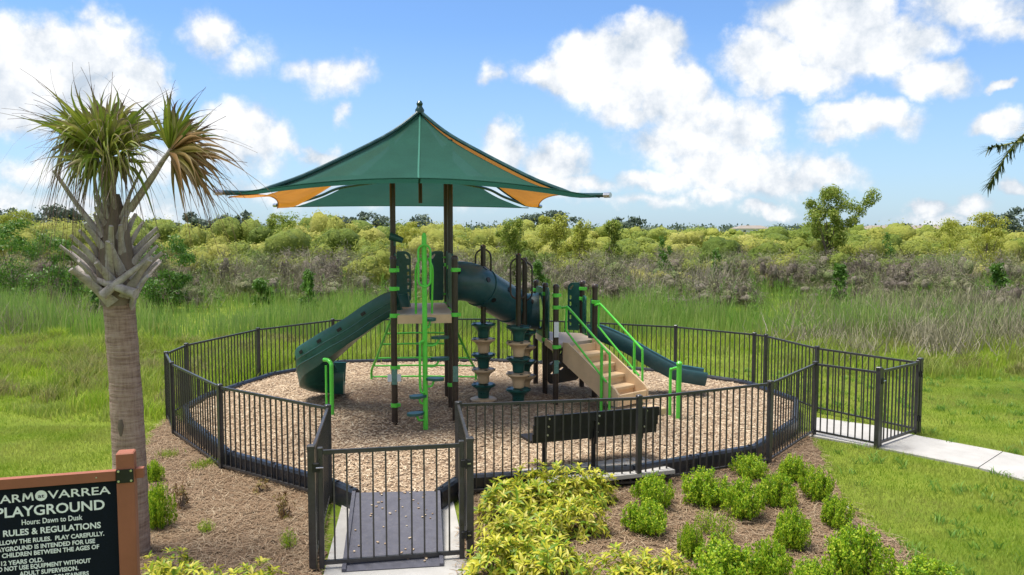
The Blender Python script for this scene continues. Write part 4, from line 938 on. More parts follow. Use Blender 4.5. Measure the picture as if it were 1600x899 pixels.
for a in (-.032, .032):
    for b in (-.028, .028):
        s = MB(); o = so_+snv*.052+sxv*a+UP*(rc+b); s.tube([o, o+snv*.007], .0065, 8); s.build('bolt', M['bolt'], SIGN)
s = MB(); o = so_+snv*.042+UP*rc+sxv*(on_sign(153, 738)[0]); s.tube([o, o+snv*.004], .004, 6); s.build('screw', M['bolt'], SIGN)
def zpx(cx, cy): return (cx*.2268, 695+cy*.2268)      # a place in the enlarged view of the sign
def text(body, right, cap, wide, bold=.012, left=None):
    cu = bpy.data.curves.new('lettering', 'FONT'); cu.body = body; cu.size = 1; cu.extrude = .004; cu.offset = bold; cu.resolution_u = 3
    ob = bpy.data.objects.new('tmp', cu); COL.objects.link(ob); bpy.context.view_layer.update()
    me = bpy.data.meshes.new_from_object(ob.evaluated_get(bpy.context.evaluated_depsgraph_get())); bpy.data.objects.remove(ob)
    xs = [v.co.x for v in me.vertices]; x1 = max(xs); x0 = min(xs)
    ur, zb = on_sign(*zpx(*right), off=.013); sc = cap/.73
    k = sc*wide if left is None else (ur-on_sign(*zpx(*left), off=.013)[0])/(x1-x0)
    base = so_-origin(SIGN)
    for v in me.vertices:
        u = ur+(v.co.x-x1)*k; w = zb+v.co.y*sc; v.co = base+sxv*u+snv*(.0115+v.co.z*.3)+UP*w
    me.name = 'lettering'; return link('lettering', me, M['letter'], SIGN)
mpp = 4.35/F*.2268      # metres per pixel of that enlarged view
text('VARREA', (762, 338), 58*mpp, 1, .010, (330, 378))
text('AR', (146, 395), 58*mpp, 1, .010, (-2, 409))
m = MB()
def sg(cx, cy): u, z = on_sign(*zpx(cx, cy), off=.013); return so_+sxv*u+snv*.0125+UP*z
for a_, b_, w_ in (((160, 392), (165, 336), 11), ((165, 338), (193, 376), 11), ((193, 375), (216, 331), 11), ((216, 331), (227, 385), 11)): m.beam(sg(*a_), sg(*b_), w_*mpp, .003, snv)
m.build('lettering', M['letter'], SIGN); text('F', (-18, 411), 58*mpp, 1, .006, (-62, 415))
text('PLAYGROUND', (722, 444), 72*mpp, 1, .018, (-28, 507)); text('Hours: Dawn to Dusk', (568, 517), 38*mpp, 1, .012, (150, 556))
text('RULES & REGULATIONS', (695, 573), 44*mpp, 1, .022, (22, 642))
text('FOLLOW THE RULES.  PLAY CAREFULLY.', (718, 626), 31*mpp, 1, .024, (-62, 702)); text('PLAYGROUND IS INTENDED FOR USE', (655, 677), 31*mpp, 1, .024, (-62, 746)); text('CHILDREN BETWEEN THE AGES OF', (683, 716), 31*mpp, 1, .024, (14, 785))
text('12 YEARS OLD.', (300, 806), 31*mpp, 1, .024, (8, 835)); text('DO NOT USE EQUIPMENT WITHOUT', (625, 812), 31*mpp, 1, .024, (-45, 882)); text('ADULT SUPERVISION.', (540, 864), 31*mpp, 1, .024, (134, 908)); text('CONTAINERS', (612, 900), 31*mpp, 1, .024, (365, 926))
uu, zz = on_sign(*zpx(283, 352), off=.013); c0 = so_+sxv*uu+snv*.0115+UP*zz; rad = 37*mpp
m = MB(); m.add([c0+sxv*(rad*math.cos(2*math.pi*k/28))+UP*(rad*math.sin(2*math.pi*k/28))+snv*o for o in (0, .0015) for k in range(28)], [tuple(range(28, 56))]+[(k, (k+1) % 28, 28+(k+1) % 28, 28+k) for k in range(28)]); m.build('emblem_disc', M['letter'], SIGN)
tt = text('at', (306, 363), 27*mpp, 1, .01, (262, 369)); tt.data.materials[0] = M['sign_face']
for v in tt.data.vertices: v.co += snv*.002
#PLANTS
# ------------------------------------------------------------------ cabbage palm beside the sign
PY = 8.3; pb = at(205, 866, 0); ptop = atd(184, 468, pb.y+.05); pcr = atd(176, 322, pb.y+.02)
PALM = thing('palm_tree', pb.to_tuple(), 'short leaning palm behind the sign with a shaggy grey boot and two ragged tufts', 'palm')
rr = random.Random(21)
def lerp3(t): return pb.lerp(ptop, t)
m = MB(); n = 26; V = []; K = 40
for i in range(K+1):
    t = i/K; c = lerp3(t)+Vector((.035*math.sin(t*3), 0, 0)); r = (.158+.03*(1-t)**3-.008*t)*(1+rr.uniform(-.018, .018)); c.z = -.05+(ptop.z+.10)*t
    for k in range(n):
        a = 2*math.pi*k/n; V.append(c+Vector((math.cos(a), math.sin(a), 0))*r*(1+rr.uniform(-.022, .022)))
m.add(V, [(i*n+k, i*n+(k+1) % n, (i+1)*n+(k+1) % n, (i+1)*n+k) for i in range(K) for k in range(n)]+[tuple(K*n+k for k in range(n))])
TR = m.build('trunk', M['palm_trunk'], PALM, True)
m = MB(); m.tube([ptop-UP*.05, ptop.lerp(pcr, .35), ptop.lerp(pcr, .8), pcr+UP*.12], [.16, .19, .14, .07], 14); m.build('boot_core', M['bark'], PALM, True)
m = MB(); q = lerp3(.52)+Vector((.04, -.156, -.0)); m.tube([q+UP*.07, q, q-UP*.1], [.018, .032, .012], 8); m.build('knot', M['bark'], TR, True)
def boot(base, out, tang, L, w, lean, rise):
    """old leaf stalk: broad at the base, narrowing upward, cut or split at the tip"""
    pts = []
    for i in range(7):
        t = i/6; pts.append(base+out*(rise[0]*t+rise[1]*t*t)*L+tang*(lean*t)*L+UP*(L*t*(1-.25*abs(lean))*rise[2]))
    V = []; F_ = []; kk = 8
    for i, p in enumerate(pts):
        t = i/6; d = (pts[min(i+1, 6)]-pts[max(i-1, 0)]).normalized(); x = d.cross(out); x = x.normalized() if x.length > 1e-4 else tang; y = x.cross(d)
        ww = w*(1-.62*t**.7); th_ = .030*(1-.55*t)
        for k in range(kk):
            a = 2*math.pi*k/kk; V.append(p+x*(ww*math.cos(a))+y*(th_*math.sin(a)+.22*ww*math.cos(a)**2))
    F_ = [(i*kk+k, i*kk+(k+1) % kk, (i+1)*kk+(k+1) % kk, (i+1)*kk+k) for i in range(6) for k in range(kk)]+[tuple(range(kk-1, -1, -1)), tuple(6*kk+k for k in range(kk))]
    mb = MB(); mb.add(V, F_); return mb.build('leaf_base', M['boot'], PALM, True)
NB = 44
for i in range(NB):
    t = i/(NB-1); a = i*2.39996+rr.uniform(-.2, .2); out = Vector((math.cos(a), math.sin(a), 0)); tang = Vector((-out.y, out.x, 0))*(1 if i % 2 else -1)
    c = ptop.lerp(pcr, t*.86); r = .145+.05*math.sin(math.pi*min(1, t*1.2))-.10*t
    boot(c+out*r-UP*.06, out, tang, rr.uniform(.34, .52)*(1-.12*t), .068*(1-.25*t), rr.uniform(.25, .75)*(1-.6*t), (.28+.15*(1-t), .30*(1-t), .86))
for pxs in (((212, 459), (160, 441), (108, 424)), ((160, 462), (196, 432), (238, 401))):      # the two widest stubs at the front
    q = [atd(x, y, pb.y-.24+.05*k) for k, (x, y) in enumerate(pxs)]; mb = MB(); ps_ = spline(q, 6); mb.tube(ps_, [.052*(1-.72*i/(len(ps_)-1)) for i in range(len(ps_))], 10); mb.build('leaf_base', M['boot'], PALM, True)
for x, y, x0, y0 in ((84, 267, 160, 372),):                                    # bare stalk
    mb = MB(); mb.tube([atd(x0, y0, pb.y-.1), atd((x+x0)/2-2, (y+y0)/2, pb.y-.12), atd(x, y, pb.y-.1)], [.035, .024, .018], 8); mb.build('bare_stalk', M['boot'], PALM, True)
def frond(hub, axis, nrm, stalk0, L, spread, mat, seed, ns=44, droop=.35, petr=.022, flop=0.):
    rg = random.Random(seed); L *= 1.10; ns = int(ns*1.25); axis = axis.normalized(); side = axis.cross(nrm).normalized(); nrm = side.cross(axis).normalized(); V = []; F_ = []; A = []
    for i in range(ns):
        f_ = (i+.5)/ns*2-1; ph = f_*spread+rg.gauss(0, .13); l = L*(1-.22*abs(f_))*rg.uniform(.62, 1.06)
        d = axis*math.cos(ph)+side*math.sin(ph)+nrm*rg.gauss(0, .30); w0 = .020*rg.uniform(.7, 1.3); dr = droop*rg.uniform(-.2, 2.5); b0 = len(V); ba = rg.random()*6.283; bh = Vector((math.cos(ba), math.sin(ba), 0))*rg.uniform(.1, .9); cl = rg.gauss(0, .55); N = 8
        for j in range(N+1):
            t = j/N; p = hub+d*(l*(.03+.97*t))+side*(cl*.18*t*t)-UP*(dr*l*max(0, t-.30)**2*1.9)+nrm*(.10*l*t*(1-t))+bh*(l*max(0, t-.42)**2)-UP*(l*.45*bh.length*max(0, t-.42)**2)
            w = w0*(min(1, t*3+.15) if t < .42 else max(.10, 1-(t-.42)*2.6))
            x = d.cross(nrm).normalized(); fold = .5*w
            V += [p-x*w, p+nrm*fold*(1 if i % 2 else -1), p+x*w]; A += [t]*3
        for j in range(N): F_ += [(b0+3*j, b0+3*j+1, b0+3*j+4, b0+3*j+3), (b0+3*j+1, b0+3*j+2, b0+3*j+5, b0+3*j+4)]
    ob = npmesh('frond', [tuple(v) for v in V], F_, mat, PALM, False, A)
    mb = MB(); mid = stalk0.lerp(hub, .5)+(stalk0-hub).cross(nrm).normalized()*flop; ps_ = spline([stalk0, mid, hub, hub+axis*.16], 5); mb.tube(ps_, [petr*(1.3-.7*i/(len(ps_)-1)) for i in range(len(ps_))], 8); mb.build('stalk', M['frond_green'] if petr > .03 else M['boot'], ob, True)
    return ob
def PX(x, y, dy=0.): return atd(x, y, pb.y+dy)
top = PX(174, 322)
for (hx, hy, dY, ax, nx, L, sp_, mt, sd_, dr, pr) in (
    (170, 262, -.10, (-.12, -.2, 1), (0, -1, .1), .92, .80, 'frond_green', 1, .25, .040),
    (172, 268, -.22, (.25, -.45, .6), (.1, -.6, .7), .72, 1.5, 'frond_green', 2, 1.1, .02),
    (160, 255, .0, (-.55, -.15, .9), (-.2, -1, .2), .86, .72, 'frond_green', 3, .45, .02),
    (180, 258, .05, (.45, .1, .95), (.2, -1, -.1), .86, .75, 'frond_green', 4, .35, .02),
    (168, 258, .22, (-.1, .5, .95), (0, -1, .5), .88, 1.0, 'frond_green', 5, .5, .02),
    (150, 236, -.12, (-1, -.25, .40), (-.3, -.5, 1), .62, .85, 'frond_green', 6, 1.5, .016),
    (185, 272, -.15, (.7, -.45, .10), (.2, -.7, .8), .55, 1.3, 'frond_green', 7, 1.0, .018),
    (158, 275, -.2, (-.35, -.5, .25), (-.1, -.8, .6), .52, 1.3, 'frond_green', 8, 1.0, .016)):
    frond(PX(hx-4, hy-20, dY), Vector(ax), Vector(nx), top+Vector((rr.uniform(-.05, .05), 0, -.15)), L, sp_, M[mt], sd_, 52, dr, pr)
hub = PX(265, 236, -.05)
frond(hub, Vector((.45, -.1, .95)), Vector((-.2, -1, .1)), PX(196, 335, 0), .80, .72, M['frond_green'], 11, 36, .15, .024)
frond(hub+Vector((.01, -.05, -.02)), Vector((1, -.35, .05)), Vector((0, -1, .3)), PX(200, 330, 0), .84, .85, M['frond_brown'], 12, 46, .40, .02)
frond(hub+Vector((.0, .05, 0)), Vector((.9, .3, -.35)), Vector((.2, -1, .1)), PX(205, 330, .1), .62, 1.1, M['frond_brown'], 13, 38, .5, .018)
for x0, y0, x1, y1 in ((190, 345, 222, 262), (196, 340, 236, 276), (160, 330, 146, 262)):
    mb = MB(); mb.tube([PX(x0, y0, .05), PX((x0+x1)/2-3, (y0+y1)/2, .08), PX(x1, y1, .1)], [.022, .016, .010], 7); mb.build('bare_stalk', M['boot'], PALM, True)

# feather palm beyond the right edge, one frond reaching into view
qb = Vector((7.9, 9.6, 0)); QP = thing('palm_tree', qb.to_tuple(), 'feather palm at the right edge with one drooping frond in view', 'palm')
mb = MB(); mb.tube([qb-UP*.1, qb+UP*1.2, qb+UP*2.8, qb+UP*4.0], [.20, .15, .13, .10], 14); mb.build('trunk', M['palm_trunk'], QP, True)
mb = MB(); mb.tube([qb+UP*3.9, qb+UP*4.6], [.10, .05], 12); mb.build('crown_shaft', M['frond_green'], QP, True)
def feather(path, seed):
    rg = random.Random(seed); pts = spline(path, 14); V = []; F_ = []; A = []; N = len(pts)
    for i in range(3, N):
        d = (pts[min(i+1, N-1)]-pts[i-1]).normalized(); sd0 = d.cross(UP).normalized()
        for s in (-1, 1):
            for rpt in range(3):
                dv = (sd0*s*rg.uniform(.5, 1)+d*rg.uniform(.5, .9)+UP*rg.uniform(-.45, .45)).normalized(); l = .36*(1-.55*(i/N)**2)*rg.uniform(.7, 1.1); b0 = len(V); w = .014; x = dv.cross(UP).normalized(); p0_ = pts[i]-d*rg.uniform(0, .06)
                for j in range(4):
                    t = j/3; p = p0_+dv*(l*t)-UP*(.12*l*t*t); ww = w*(1-.85*t); V += [p-x*ww, p+x*ww]; A += [t, t]
                for j in range(3): F_.append((b0+2*j, b0+2*j+1, b0+2*j+3, b0+2*j+2))
    ob = npmesh('frond', [tuple(v) for v in V], F_, M['frond_dark'], QP, False, A); mb = MB(); mb.tube(pts, [.028-.022*i/(N-1) for i in range(N)], 6); mb.build('stalk', M['frond_green'], ob, True)
ct = qb+UP*4.35; tip = atd(1543, 232, 9.3)
feather([ct, ct.lerp(tip, .35)+UP*.16, ct.lerp(tip, .75)+UP*.10, tip], 1)
for a in (.2, 1.1, 2.0, 5.2, 4.2): feather([ct, ct+Vector((math.cos(a)*.9, math.sin(a)*.9, .55)), ct+Vector((math.cos(a)*1.8, math.sin(a)*1.8, .35)), ct+Vector((math.cos(a)*2.3, math.sin(a)*2.3, -.35))], 5+int(a*3))

# ------------------------------------------------------------------ shrubs in the beds
def hedge_mesh(seed, n=8200, sparse=0.):
    """vase of upright sprays of small leaves, about unit radius and unit height"""
    rng = np.random.default_rng(seed); ns = 130; A = rng.random(ns)*6.283; rr_ = rng.random(ns)**.6; lob = 1+.16*np.sin(A*3+seed)+.10*np.sin(A*5+seed*2)
    tip = np.stack([np.cos(A)*rr_*lob, np.sin(A)*rr_*lob, (1.0-.42*rr_**2.2)*rng.uniform(.72, 1.06, ns)], 1); low = rng.random(ns) < .30; tip[low, 2] *= rng.uniform(.35, .7, low.sum())
    foot = tip*[.30, .30, 0]+[0, 0, .04]; i = rng.integers(0, ns, n); u = rng.random(n)**.62; P = foot[i]*(1-u[:, None])+tip[i]*u[:, None]; P[:, :2] += tip[i, :2]*(.22*np.sin(np.pi*u))[:, None]
    P += rng.normal(0, 1, (n, 3))*(.030+.045*(1-u))[:, None]; P[:, 2] = np.maximum(P[:, 2], .03)
    N = unit(tip[i]-[0, 0, .35])*.5+rdir(n, rng)*.75+[0, 0, .7]; L = rng.uniform(.065, .115, n)
    return facing(P, N, L, .58, rng, -.35)
def twig_mesh(seed, n=26):
    rg = random.Random(seed); mb = MB()
    for _ in range(n):
        a = rg.random()*6.28; e = rg.uniform(.25, 1.3); d = Vector((math.cos(a)*math.cos(e), math.sin(a)*math.cos(e), math.sin(e))); k = d*rg.uniform(.5, .85)
        mb.tube([(d.x*.03, d.y*.03, -.05), k*.5+Vector((0, 0, .06)), k], [.022, .014, .006], 5)
    return mb
HM = []
for s in range(5):
    V, Fc = hedge_mesh(40+s); ob = npmesh('foliage', V, Fc, M['boxleaf']); tw = twig_mesh(60+s).build('twigs', M['twig']); HM.append((ob.data, tw.data)); bpy.data.objects.remove(ob); bpy.data.objects.remove(tw)
V, Fc = hedge_mesh(77, 1100); ob = npmesh('foliage', V, Fc, M['boxleaf']); SPARSE = ob.data; bpy.data.objects.remove(ob)
def shrub(name, px, py, w, h, me, tw, label, group, seed, extra=(1, 1)):
    """px,py: foot of the plant on the ground; w, h in metres"""
    rg = random.Random(seed); p = at(px, py, 0); root = thing(name, p.to_tuple(), label, 'shrub', group)
    for nm, mm in (('foliage', me), ('twigs', tw)):
        o = bpy.data.objects.new(nm, mm); COL.objects.link(o); o.parent = root; o.scale = (w/2*extra[0], w/2*extra[1], h); o.rotation_euler.z = rg.random()*6.28; o.location.z = .03
        if nm == 'foliage': o['kind'] = 'stuff'
    return root
GH = 'clipped green shrubs in the right bed'
for k, (px, py, w, h, lab) in enumerate((
    (1023, 797, .50, .50, 'small green shrub beside the fence post right of the bench, nearest the yellow plants'),
    (1009, 838, .56, .44, 'low green shrub with a narrow foot just right of the yellow plants'),
    (1102, 793, .68, .52, 'broad dark green shrub against the fence right of the bench slab'),
    (1164, 815, .54, .58, 'upright oval green shrub near the middle of the right bed'),
    (1172, 752, .52, .40, 'small green shrub tucked against the fence behind the upright oval one'),
    (1215, 796, .50, .52, 'round green shrub right of the upright oval one'),
    (1239, 757, .46, .42, 'light green shrub at the fence corner post'),
    (1277, 787, .42, .50, 'thin yellowish shrub at the edge of the lawn, second from the fence'),
    (1237, 862, .44, .52, 'green shrub standing alone in bare straw in the right bed'),
    (1306, 830, .40, .46, 'small green shrub beside the white scrap on the lawn'),
    (1338, 905, .66, .62, 'largest dense green shrub at the lawn edge of the bed'),
    (1078, 878, .28, .44, 'narrow low shrub beside the yellow plants at the bottom of the bed'),
    (1128, 925, .72, .58, 'wide dense green shrub at the bottom of the bed'),
    (1203, 920, .46, .54, 'green shrub at the bottom edge, right of the wide dense one'),
    (1272, 940, .50, .44, 'low green shrub cut by the bottom edge between two larger ones'),
    (1450, 935, .70, .40, 'rightmost yellowish green shrub cut by the bottom edge on the lawn side'))):
    shrub('green_shrub', px, py-3, w*.92, h*.80, *HM[k % 5], lab, GH, 100+k)
shrub('green_shrub', 1103, 838, .26, .34, SPARSE, HM[1][1], 'sparse thin shrub, left of a pair of wispy ones in bare straw', GH, 151)
shrub('green_shrub', 1128, 848, .30, .34, SPARSE, HM[2][1], 'sparse thin shrub, right of a pair of wispy ones in bare straw', GH, 152)
GL_ = 'green shrubs beside the palm trunk'
shrub('green_shrub', 248, 828, .32, .52, *HM[0], 'tall narrow green shrub close to the right side of the palm trunk', GL_, 160)
shrub('green_shrub', 240, 756, .26, .28, *HM[3], 'small green shrub half hidden behind the palm trunk', GL_, 161)

# yellow variegated plants: rosettes of long pointed leaves
def rosette_mesh(seed, nros=120, per=8, mat='yellowleaf', L0=.25):
    rng = np.random.default_rng(seed); C = rng.normal(size=(nros, 3)); C[:, 2] = np.abs(C[:, 2])*1.2+.05; C = unit(C)*rng.uniform(.55, 1.0, (nros, 1)); C *= 1+.18*np.sin(C[:, :1]*5+seed)
    i = np.repeat(np.arange(nros), per); n = len(i); up = unit(unit(C)*.8+[0, 0, .7])[i]; a = np.tile(np.arange(per)/per*6.283, nros)+rng.uniform(0, .6, n)
    ref = unit(np.cross(up, rdir(n, rng)*.01+[.3, .9, .1])); bi = np.cross(up, ref); R_ = ref*np.cos(a)[:, None]+bi*np.sin(a)[:, None]
    D = unit(R_+up*rng.uniform(.05, .9, n)[:, None]); S = unit(np.cross(D, up)); N = np.cross(S, D); L = (rng.uniform(.7, 1.25, n)*L0)[:, None]; w = L*.15; P = C[i]+rng.normal(0, .012, (n, 3))
    V = np.stack([P, P+D*L*.4+S*w, P+D*L*.45-N*w*.35, P+D*L*.4-S*w, P+D*L*.78+S*w*.6-N*L*.10, P+D*L*.80-N*L*.13, P+D*L*.78-S*w*.6-N*L*.10, P+D*L-N*L*.25], 1).reshape(-1, 3); j = np.arange(n)[:, None]*8
    V[:, 2] = np.maximum(V[:, 2], .0)
    T = [(0, 1, 2, 2), (0, 2, 3, 3), (1, 4, 5, 2), (2, 5, 6, 3), (4, 7, 5, 5), (5, 7, 6, 6)]
    tri = [(0, 1, 2), (0, 2, 3), (1, 4, 5), (1, 5, 2), (2, 5, 6), (2, 6, 3), (4, 7, 5), (5, 7, 6)]
    return V, np.concatenate([j+np.array([t]) for t in tri], 0)
YM = []
for s in range(4):
    V, Fc = rosette_mesh(200+s); ob = npmesh('foliage', V, Fc, M['yellowleaf']); YM.append(ob.data); bpy.data.objects.remove(ob)
GY = 'yellow and green variegated plants by the gate'
for k, (px, py, w, h, lab) in enumerate((
    (790, 815, .66, .46, 'yellow variegated plant beside the right gate post at the fence'),
    (838, 800, .64, .50, 'yellow variegated plant at the fence, second from the gate'),
    (888, 795, .62, .50, 'yellow variegated plant at the fence below the left bench leg'),
    (930, 788, .52, .40, 'yellow variegated plant at the fence end of the yellow clump'),
    (910, 835, .56, .44, 'green leaved variegated plant at the right side of the yellow clump'),
    (800, 860, .62, .44, 'yellow variegated plant in the middle of the clump near the gate'),
    (862, 850, .50, .38, 'yellow variegated plant over the dark gap in the clump'),
    (770, 915, .56, .46, 'yellow variegated plant at the foot of the gate post'),
    (835, 920, .66, .48, 'bright yellow plant at the bottom edge below the clump'),
    (892, 930, .56, .44, 'bright yellow plant at the bottom edge, right end of the clump'),
    (985, 935, .60, .42, 'yellow plant at the bottom edge left of the wide green shrub'),
    (1045, 945, .52, .42, 'small yellow plant at the bottom edge touching the wide green shrub'),
    (262, 945, .50, .44, 'yellow variegated plant beside the sign post at the bottom edge'),
    (322, 950, .55, .36, 'yellow variegated plant left of the gate at the bottom edge'),
    (388, 950, .55, .34, 'yellow variegated plant nearest the gate on its left side'))):
    shrub('variegated_plant', px, py, w*1.12, h, YM[k % 4], HM[k % 5][1], lab, GY, 220+k)
# withered and weedy plants left of the gate
V, Fc = rosette_mesh(301, 22, 7, L0=.34); ob = npmesh('foliage', V, Fc, M['brownleaf']); WM = ob.data; bpy.data.objects.remove(ob)
GW = 'half withered plants in the left bed'
for k, (px, py, w, h, lab) in enumerate(((442, 812, .26, .30, 'withered brown leaved plant below the fence left of the gate'), (408, 772, .24, .18, 'small brown leaved plant tight against the fence left of the gate'), (284, 798, .26, .34, 'thin plant with yellowing leaves right of the narrow green shrub'), (322, 836, .20, .16, 'almost leafless twig plant in the middle of the left bed'), (452, 860, .2, .22, 'dead grey twig plant beside the left gate post'))):
    shrub('withered_plant', px, py, w, h, WM if k < 3 else SPARSE, HM[(k+1) % 5][1], lab, GW, 320+k)
for k, (px, py) in enumerate(((313, 733), (333, 728), (262, 715))):
    p = at(px, py, 0); V, Fc = blades(np.array([[p.x, p.y, 0]])+RNG.normal(0, .07, (160, 3))*[1, 1, 0], RNG.uniform(.05, .14, 160), .012, RNG.uniform(.2, 1, 160), segs=2)
    wt = thing('weed_tuft', p.to_tuple(), ('green weed tuft at the fence left of the bed, nearer the post', 'green weed tuft right against the fence post', 'green weed tuft at the back of the left bed')[k], 'weed'); npmesh('foliage', V, Fc, M['lawn'], wt)['kind'] = 'stuff'
# scrap of paper on the lawn
p = at(1329, 801, .02); mb = MB(); rg = random.Random(5)
V = [(p.x+.055*i+rg.uniform(-.01, .01), p.y+.05*j+rg.uniform(-.01, .01), .025+rg.uniform(0, .05)) for j in range(3) for i in range(3)]
mb.add(V+[(x, y, z-.004) for x, y, z in V], [(j*3+i, j*3+i+1, j*3+i+4, j*3+i+3) for j in range(2) for i in range(2)]); tag(mb.build('paper_scrap', M['paper']), 'white crumpled paper scrap on the lawn by the shrubs', 'litter')

# ------------------------------------------------------------------ single trees and bushes in the wetland
def tree(name, x, Y, H, Wd, mat, label, cat, group=None, seed=0, base=.22, nc=16, nl=2600, ls=.16, trunk=.05, asym=0., ratio=.45, limbs=True, sig=.17, extra=None, full=False):
    H *= 1.10; rng = np.random.default_rng(seed); rg = random.Random(seed); root = thing(name, (x, Y, 0), label, cat, group)
    C = rng.normal(size=(nc, 3)); C = unit(C)*rng.uniform(.35, 1, (nc, 1)); C[:, 2] = C[:, 2]*.5+.5 if not full else rng.uniform(.08, 1, nc)**.8; C[:, :2] *= (1 if not full else (1.25-.75*C[:, 2:]**2)); C[:, 0] += asym*(C[:, 2]-.4)
    cs = np.stack([C[:, 0]*Wd/2*.82, C[:, 1]*Wd/2*.82, H*(base+(1-base)*.88*C[:, 2])], 1); 
    cs[:, 2] *= H*.93/cs[:, 2].max()
    if extra: cs = np.concatenate([cs, np.array(extra)]); nc = len(cs)
    i = rng.integers(0, nc, nl); dd = unit(rng.normal(size=(nl, 3))); sz = rng.uniform(.6, 1.3, nc)[i]
    P = cs[i]+dd*(rng.random(nl)**.45*sz)[:, None]*sig*1.75*np.array([Wd*.5, Wd*.5, H*.36]); P[:, 2] = np.clip(P[:, 2], .1, H*1.04); P += [x, Y, 0]; L = ls*rng.uniform(.6, 1.35, nl)
    V, Fc = facing(P, dd+rdir(nl, rng)*.8+[0, 0, .3], L, ratio, rng, .3); o = npmesh('crown', V, Fc, mat, root); o['kind'] = 'stuff'
    mb = MB(); fork = Vector((x+asym*.1, Y, H*base*1.1)); mb.tube([(x, Y, -.2), (x+rg.uniform(-.1, .1), Y, H*base*.5), fork], [trunk*H*.5, trunk*H*.4, trunk*H*.32], 8)
    if limbs:
        for c in cs[:9]: mb.tube([fork, fork.lerp(Vector((x+c[0], Y+c[1], c[2])), .5)+Vector((0, 0, .06*H)), (x+c[0], Y+c[1], c[2])], [trunk*H*.26, trunk*H*.15, trunk*H*.04], 6)
    mb.build('trunk', M['bark'], root, True); return root
def X_(px, Y): return (px-800)*Y/F
def top(py, Y): return CAM_H+(361-py)*Y/F
GWL = 'willow trees standing out of the thicket'
T = tree('willow_tree', X_(1296, 50), 50, top(306, 50), 4.4, M['willow_tree'], 'tallest airy willow with a branch leaning right above the thicket', 'tree', None, 1, .18, 30, 11000, .16, .03, .12, sig=.115, extra=[(1.5, 0, 4.1), (1.9, .1, 4.7), (2.3, 0, 5.2), (2.6, 0, 5.6), (-.3, 0, 5.7), (.2, .2, 5.9)])
for k, (px, Y, py, w, mt, lab) in enumerate(((1542, 52, 341, 3.6, 'willow', 'rounded yellow green willow at the far right below a dark oak'), (1485, 60, 350, 4.2, 'willow', 'low spreading willow left of the rounded one at the far right'), (440, 55, 340, 4.4, 'willow_tree', 'full green willow behind the left slide and palm'), (800, 50, 350, 3.2, 'willow_tree', 'willow above the crawl tube beside the pod poles'), (868, 48, 343, 3.6, 'willow', 'bright tall willow right above the tube end panel'), (905, 46, 352, 2.4, 'willow', 'slim willow right of the bright tall one'), (955, 48, 352, 2.2, 'willow_tree', 'thin willow with a visible stem above the staircase'), (170, 58, 338, 4.5, 'willow', 'pale yellow willow behind the palm boots'), (30, 60, 336, 4.6, 'willow', 'pale yellow willow at the far left edge'), (640, 60, 352, 4.0, 'willow', 'bright yellow willow seen between the tower posts'))):
    tree('willow_tree', X_(px, Y), Y, top(py, Y), w, M[mt], lab, 'tree', GWL, 20+k,   .06, 34, 6000, .145, .022, sig=.13, full=True)
GB = 'dark green bushes at the edge of the brush'
for k, (px, Y, py, w, lab) in enumerate(((20, 36, 352, 4.2, 'large dark green bush at the left edge'), (92, 34, 374, 3.2, 'dark green bush left of the palm'), (265, 33, 378, 3.0, 'dark green bush right of the palm boots'), (480, 32, 427, .9, 'small bright green bush above the left fence'), (1040, 44, 377, 1.3, 'small deep green bush above the stairs rails'), (1313, 33, 418, .8, 'narrow upright green bush below the tallest willow'), (1560, 33, 417, 1.25, 'deep green bush at the right edge'), (1385, 52, 370, 1.7, 'small loose green bush right of the tallest willow'), (1120, 40, 396, 1.0, 'low green bush in the grey brush right of the deep green one'), (840, 36, 415, 1.2, 'light green bush behind the low tower'), (150, 30, 455, .9, 'low round green bush in the marsh left of the palm'), (408, 34, 440, 1.2, 'leafy green bush in the brush above the left slide'))):
    tree('green_bush', X_(px, Y), Y, top(py, Y), w, M['deepgreen'], lab, 'bush', GB, 50+k, .03, 24, 1500 if w < 2 else 4200, .13, .03, sig=.16, full=True)
for k, (px, py, w) in enumerate(((255, 527, .95), (90, 535, .75), (1150, 500, .8))):
    p = at(px, py, 0); n = 420; a = RNG.random(n)*6.283; r_ = RNG.random(n)**.7*w*.28; P = np.stack([p.x+np.cos(a)*r_, p.y+np.sin(a)*r_, 0*a], 1)
    V, Fc = blades(P, RNG.uniform(.25, .55, n), .018, RNG.uniform(.1, .8, n), segs=2); gc = thing('grass_clump', p.to_tuple(), ('rounded pale grass clump outside the left fence', 'low brownish grass clump on the ragged ground left of the palm', 'grass clump behind the right fence')[k], 'grass clump'); npmesh('foliage', V, Fc, M['rough_grass'], gc)['kind'] = 'stuff'
GO = 'dark oaks on the skyline'
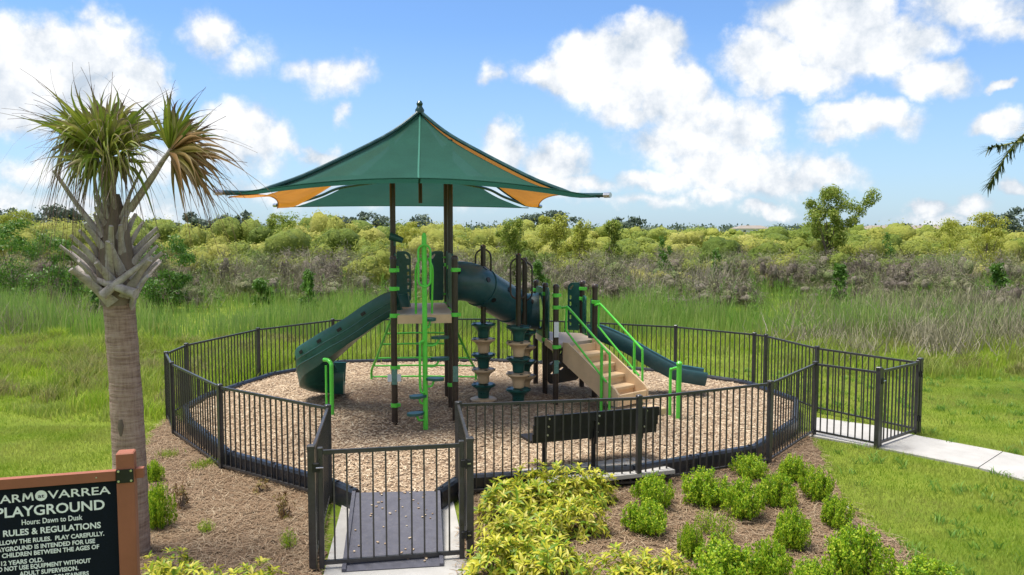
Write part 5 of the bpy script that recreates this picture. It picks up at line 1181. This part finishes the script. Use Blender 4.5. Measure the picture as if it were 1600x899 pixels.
for k, (px, Y, py, w, lab) in enumerate(((15, 190, 327, 9, 'dark oak at the left end of the skyline'), (75, 185, 323, 11, 'wide dark oak on the skyline left of the palm'), (118, 190, 330, 8, 'dark oak just left of the palm trunk on the skyline'), (240, 210, 343, 9, 'low dark oak right of the palm on the skyline'), (302, 195, 334, 7, 'dark oak, left of a row of three on the skyline'), (342, 200, 337, 8, 'dark oak, middle of a row of three on the skyline'), (380, 195, 333, 5, 'dark oak, right of a row of three on the skyline'), (485, 205, 338, 6, 'dark oak behind the full green willow'), (540, 195, 340, 9, 'dark oak left of the tower roof posts'), (580, 195, 333, 10, 'broad dark oak just left of the tower'), (660, 195, 337, 9, 'dark oak between the roof posts'), (820, 200, 337, 11, 'dark oak below the right canopy corner'), (865, 200, 331, 13, 'widest dark oak below the right canopy corner'), (975, 210, 340, 10, 'dark oak alone on the skyline right of the canopy'), (1575, 175, 327, 9, 'dark oak at the right end of the skyline'), (1408, 260, 350, 5, 'small dark oak above the far houses'))):
    tree('oak_tree', X_(px, Y), Y, top(py+3, Y), w*1.45, M['oak'], lab, 'tree', GO, 80+k,   .05, 22, 2000, .80, .03, ratio=.6, sig=.15)

# far houses behind the thicket
GHs = 'pale houses far behind the thicket'
def house(px, Y, w, d, ridge, label, rz=.2):
    x = X_(px, Y); root = thing('house', (x, Y, 0), label, 'house', GHs); eave = ridge-1.5
    MB().box((x, Y, eave/2), (w, d, eave), rz).build('wall', M['house_wall'], root)
    def P(u, v, z): return (x+u*math.cos(rz)-v*math.sin(rz), Y+u*math.sin(rz)+v*math.cos(rz), z)
    e = .5; W2, D2 = w/2+e, d/2+e; rd = max(.5, w/2-d/2*.7)
    m = MB(); m.add([P(-W2, -D2, eave), P(W2, -D2, eave), P(W2, D2, eave), P(-W2, D2, eave), P(-rd, 0, ridge), P(rd, 0, ridge)], [(0, 1, 5, 4), (1, 2, 5), (2, 3, 4, 5), (3, 0, 4), (3, 2, 1, 0)]); m.build('roof', M['house_roof'], root)
    for u in (-w*.3, 0, w*.3):
        m = MB(); m.box(P(u, -d/2-.02, eave-1.3), (1.2, .12, 1.2), rz); m.build('window', M['glass'], root)
for px, Y, w, rz_, lab in ((1372, 330, 15, .15, 'far pale roofed house right of the tallest willow'), (1410, 335, 9, -.2, 'far small roofed house between two wider roofs'), (1436, 330, 13, .1, 'far roofed house in the middle of the row'), (1466, 320, 10, -.25, 'far house with its pale blue grey wall showing, right end of the row'), (1172, 380, 16, .1, 'far low roofed house left of the tallest willow')):
    house(px, Y, w, 9, top(352.6, Y), lab, rz_)
